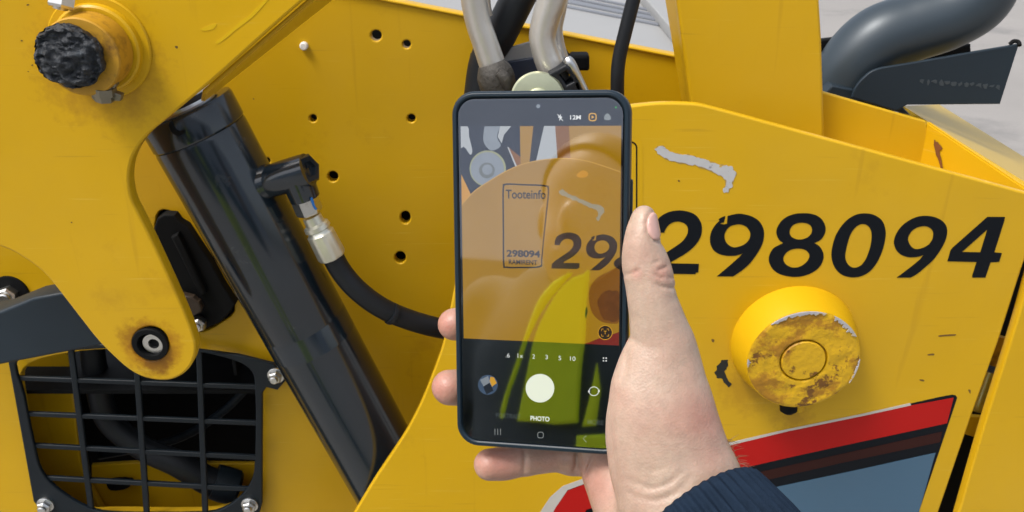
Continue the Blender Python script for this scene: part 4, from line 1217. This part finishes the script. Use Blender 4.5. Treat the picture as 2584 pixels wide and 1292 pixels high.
def cam2world(v):
    d = np.c_[v[:, 0], -v[:, 1], -v[:, 2]]
    return d @ CW.T + np.array(CAM)
me = vq_mesh(cam2world(hv), hq)
# redness of fingertips, knuckle and palm as a point attribute
ppx, ppy = 1292 + F * hv[:, 0] / hv[:, 2], 646 + F * hv[:, 1] / hv[:, 2]
fl = np.zeros(len(hv))
for x, y, r, a in ((1120, 818, 50, .8), (1115, 980, 60, .8), (1250, 1165, 70, .75), (1600, 640, 60, .25), (1668, 690, 26, .55), (1606, 690, 16, .7), (1500, 1230, 70, .55), (1770, 1060, 70, .5), (1790, 1150, 60, .35), (1380, 1165, 60, .3), (1560, 1000, 40, .25), (1636, 560, 14, .5)):
    fl = np.maximum(fl, a * np.exp(-((ppx - x) ** 2 + (ppy - y) ** 2) / r ** 2))
at_ = me.attributes.new('flush', 'FLOAT', 'POINT')
at_.data.foreach_set('value', fl.astype(np.float32))
body = part('body', me, M['skin'], person)
nv = relax(nv, nq, 2) if len(nv) else nv
if len(nv):
    part('thumbnail', vq_mesh(cam2world(nv), nq), M['nail'], body)

# wrist hair
hm = []
for i in range(34):
    x0, y0 = 1848 + random.uniform(-22, 12), 1160 + random.uniform(-45, 40)
    x0 = 1838 + (y0 - 1130) * .40 + random.uniform(-16, 4)
    a = random.uniform(-1.1, .7)
    L_ = random.uniform(18, 52)
    dz = random.uniform(-.006, .004)
    z0 = .411
    cxx = random.uniform(-14, 14)
    pts = [PD(x0, y0, z0), PD(x0 + math.cos(a) * L_ * .5, y0 + math.sin(a) * L_ * .5 + cxx * .3, z0 + dz * .5), PD(x0 + math.cos(a + .4) * L_, y0 + math.sin(a + .4) * L_ + cxx, z0 + dz)]
    hm.append(tube(pts, [.00017, .00013, .00005], 4, 4))
part('wrist_hair', join(hm), M['arm_hair'], body, kind='stuff')

# ---- cuff and sleeve
wc0 = PD(1752, 1322, .4085)
wc1 = PD(1980, 1620, .372)
ad_ = (wc1 - wc0).normalized()
def rib(t_, a):
    return 1 + .045 * math.cos(a * 46) * (1 if t_ > .004 else .4)
RCF = .0375
part('cuff', lathe(wc0, wc1, [(-.0005, RCF * .86), (-.0015, RCF * .93), (0, RCF * .98), (.004, RCF), (.02, RCF * 1.01), (.045, RCF * 1.03), (.062, RCF * 1.05), (.064, RCF * .95)], 46 * 8, 80, wob=rib), M['cuff'], person)
sh = Vector((.12, -.42, 1.36))
s0 = wc0 + ad_ * .060
elbow = wc0 + ad_ * .20 + Vector((.02, -.03, -.06))
part('sleeve', tube([s0, wc0 + ad_ * .10, elbow, (elbow + sh) * .5 + Vector((0.03, 0, -.05)), sh], [.041, .05, .058, .065, .075], 32, 10), M['navy'], person)

# ---- the rest of the person, standing behind the camera and mirrored in the glossy things
nph = fph.n
def mirror_px(px, py, Y):
    d = ray(px, py)
    t_ = (fph.O - CAM).dot(nph) / d.dot(nph)
    h_ = CAM + d * t_
    r_ = d - nph * (2 * d.dot(nph))
    return h_ + r_ * ((Y - h_.y) / r_.y)
YV = -.45
def mirror_uv(pts, Y):
    return [(lambda q_: (-q_.x, q_.z))(mirror_px(x, y, Y)) for x, y in pts]
fv = Frame((0, YV, 0), (-1, 0, 0), (0, 0, 1))       # faces +Y, towards the machine
vest_main = smooth([(1470, 690), (1484, 684), (1477, 758), (1473, 854), (1464, 923), (1455, 1066)], 3, False) + smooth([(1453, 1068), (1400, 1072), (1350, 1066), (1302, 1064)], 3, False) + smooth([(1318, 985), (1332, 915), (1346, 850), (1372, 790), (1405, 735), (1440, 700)], 3, False)
vest_trim = smooth([(1440, 688), (1400, 706), (1362, 748), (1340, 795), (1318, 858), (1297, 926), (1271, 996), (1260, 1045), (1266, 1055), (1284, 985), (1308, 915), (1326, 862), (1352, 805), (1384, 755), (1425, 706)], 3)
vest_r = [(1503, 915), (1512, 985), (1500, 1075), (1466, 1078), (1486, 1000)]
chest = mirror_px(1600, 850, YV - .12)
part('hi_vis_vest', plate_uv(fv, [mirror_uv(vest_main, YV)], .012, .005), M['hivis'], person)
part('hi_vis_vest', plate_uv(fv, [mirror_uv(vest_trim, YV)], .010, .004), M['hivis'], person)
part('hi_vis_vest', plate_uv(fv, [mirror_uv(vest_r, YV)], .012, .005), M['hivis'], person)
part('hi_vis_vest', plate_uv(fv, [mirror_uv([(1452, 1100), (1522, 1096), (1560, 1140), (1450, 1136)], YV)], .012, .005), M['hivis'], person)
a_, b_ = mirror_px(1262, 900, YV), mirror_px(1560, 900, YV)
hd = mirror_px(1490, 545, YV - .10)
cxp = hd.x + .02
shz = mirror_px(1430, 700, YV - .1).z
V = Field((cxp - .36, YV - .40, .02), (cxp + .36, YV - .005, hd.z + .2), .012)
V.chain([(cxp, YV - .15, shz - .02, .15, .10, .06), (cxp, YV - .14, shz - .12, .20, .12, .10), (cxp, YV - .14, shz - .22, .19, .12, .12), (cxp, YV - .14, shz - .31, .19, .12, .10)], k=.02, steps=5)
TR = Field((cxp - .30, YV - .34, .06), (cxp + .30, YV + .02, shz - .28), .012)
TR.chain([(cxp, YV - .14, shz - .40, .195, .127, .06), (cxp, YV - .14, shz - .48, .195, .127, .06), (cxp, YV - .14, shz - .60, .19, .12, .08)], k=.02)
for sx in (-1, 1):
    TR.chain([(cxp + sx * .09, YV - .15, shz - .62, .10, .11, .1), (cxp + sx * .10, YV - .15, shz - .9, .075, .085, .1), (cxp + sx * .11, YV - .16, .14, .055, .065, .1)], k=.03, steps=8)
for sx in (-1, 1):
    V.chain([(cxp + sx * .19, YV - .16, shz - .06, .06, .065, .06), (cxp + sx * .26, YV - .17, shz - .22, .052, .055, .07), (cxp + sx * .28, YV - .12, shz - .42, .045, .045, .06)] if sx < 0 else
            [(cxp + sx * .19, YV - .16, shz - .06, .06, .065, .06), (cxp + sx * .24, YV - .13, shz - .16, .055, .055, .06)], k=.03, steps=5)
vv, vqd = V.mesh()
tv, tq = TR.mesh()
part('trousers', vq_mesh(relax(tv, tq, 4), tq), M['hivis'], person)  # hi-vis colour added to mirror a green streak in the cylinder
part('jacket', vq_mesh(relax(vv, vqd, 4), vqd), mat('grey_jacket_cloth', (.055, .075, .085), .8, var=.2, vscale=20), person)
Hd = Field((hd.x - .13, hd.y - .15, hd.z - .24), (hd.x + .13, hd.y + .15, hd.z + .17), .005)
Hd.ell((hd.x, hd.y - .015, hd.z + .03), (.077, .095, .092), .01)
Hd.ell((hd.x, hd.y + .02, hd.z - .05), (.062, .07, .075), .03)
Hd.ell((hd.x, hd.y + .09, hd.z - .02), (.014, .022, .026), .012)
for sx in (-1, 1):
    Hd.ell((hd.x + sx * .078, hd.y - .01, hd.z - .01), (.010, .02, .032), .006)
Hd.ell((hd.x, hd.y + .082, hd.z - .068), (.026, .012, .008), .006)
Hd.chain([(hd.x, hd.y - .02, hd.z - .08, .055, .055, .05), (hd.x, hd.y - .03, hd.z - .19, .062, .06, .05)], k=.02)
hvv, hqq = Hd.mesh()
part('head', vq_mesh(relax(hvv, hqq, 3), hqq), M['skin'], person)
Hr = Field((hd.x - .13, hd.y - .15, hd.z - .15), (hd.x + .13, hd.y + .15, hd.z + .17), .005)
Hr.ell((hd.x, hd.y - .022, hd.z + .04), (.086, .102, .094), .0)
Xh, Yh, Zh = np.meshgrid(*Hr.ax, indexing='ij', sparse=True)
Hr.D = np.maximum(Hr.D, (-(Zh - hd.z - .045) * .6 + (Yh - hd.y - .02) * .8).astype(np.float32) + 0 * Hr.D)
rv, rq = Hr.mesh()
part('hair', vq_mesh(relax(rv, rq, 2), rq), M['hair'], person)
for sx in (-1, 1):
    part('boot', box(Vector((cxp + sx * .11, YV - .10, .05)), .10, .28, .10, bevel=.03), M['black'], person)

# ================================================================ PARKED MACHINE ACROSS THE YARD (mirrored in the phone)
pk = thing('parked_dumper', 'maroon dumper with a yellow roof parked across the yard, seen mirrored in the phone glass', 'dumper', (-2.6, -5.6, 0))
M['maroon_body'] = mat('maroon_body_paint', (.10, .018, .016), .4, var=.15, vscale=4)
part('body_shell', box(Vector((-2.15, -5.6, .85)), 1.1, 1.0, .62, bevel=.05), M['maroon_body'], pk)
part('roof', box(Vector((-2.62, -5.5, 1.40)), .34, 1.0, .12, bevel=.03), M['yellow'], pk)
part('cab', box(Vector((-2.66, -5.6, 1.0)), .30, .9, .70, bevel=.04), M['black'], pk)
part('side_window', box(Vector((-2.28, -5.08, 1.02)), .40, .03, .20, bevel=.01), M['reflective'], pk)
for x in (-2.85, -1.95):
    wh = part('wheel', lathe(Vector((x, -5.02, .38)), Vector((x, -6, .38)), [(0, .26), (.03, .35), (.08, .38), (.26, .38), (.3, .34)], 36), M['tyre'], pk)
    part('rim', lathe(Vector((x, -5.0, .38)), Vector((x, -6, .38)), [(0, .18), (.05, .2), (.1, .2)], 24), M['yellow'], wh)

# ================================================================ ADDED BLOCK BEHIND THE CAMERA (dims the sky mirrored in the phone)
blocker = thing('sky_blocker', 'added blue-grey block across the yard, dims the sky mirrored in the phone glass', 'added blocker', (0, -28, 0))
M['blocker_paint'] = mat('blue_grey_blocker', (.55, .61, .72), .6, var=.08, vscale=.4)  # colour of the added block, sets how dark the mirrored sky is
part('wall', box(Vector((0, -30, 6)), 70, 4, 12), M['blocker_paint'], blocker)
part('roof', box(Vector((0, -30, 12.2)), 71, 5, .4), M['grey_rib'], blocker)
for x in (-14, 12):
    part('blocker_panel', box(Vector((x, -27.95, 2.2)), 4.5, .2, 4.4), M['grey_rib'], blocker)
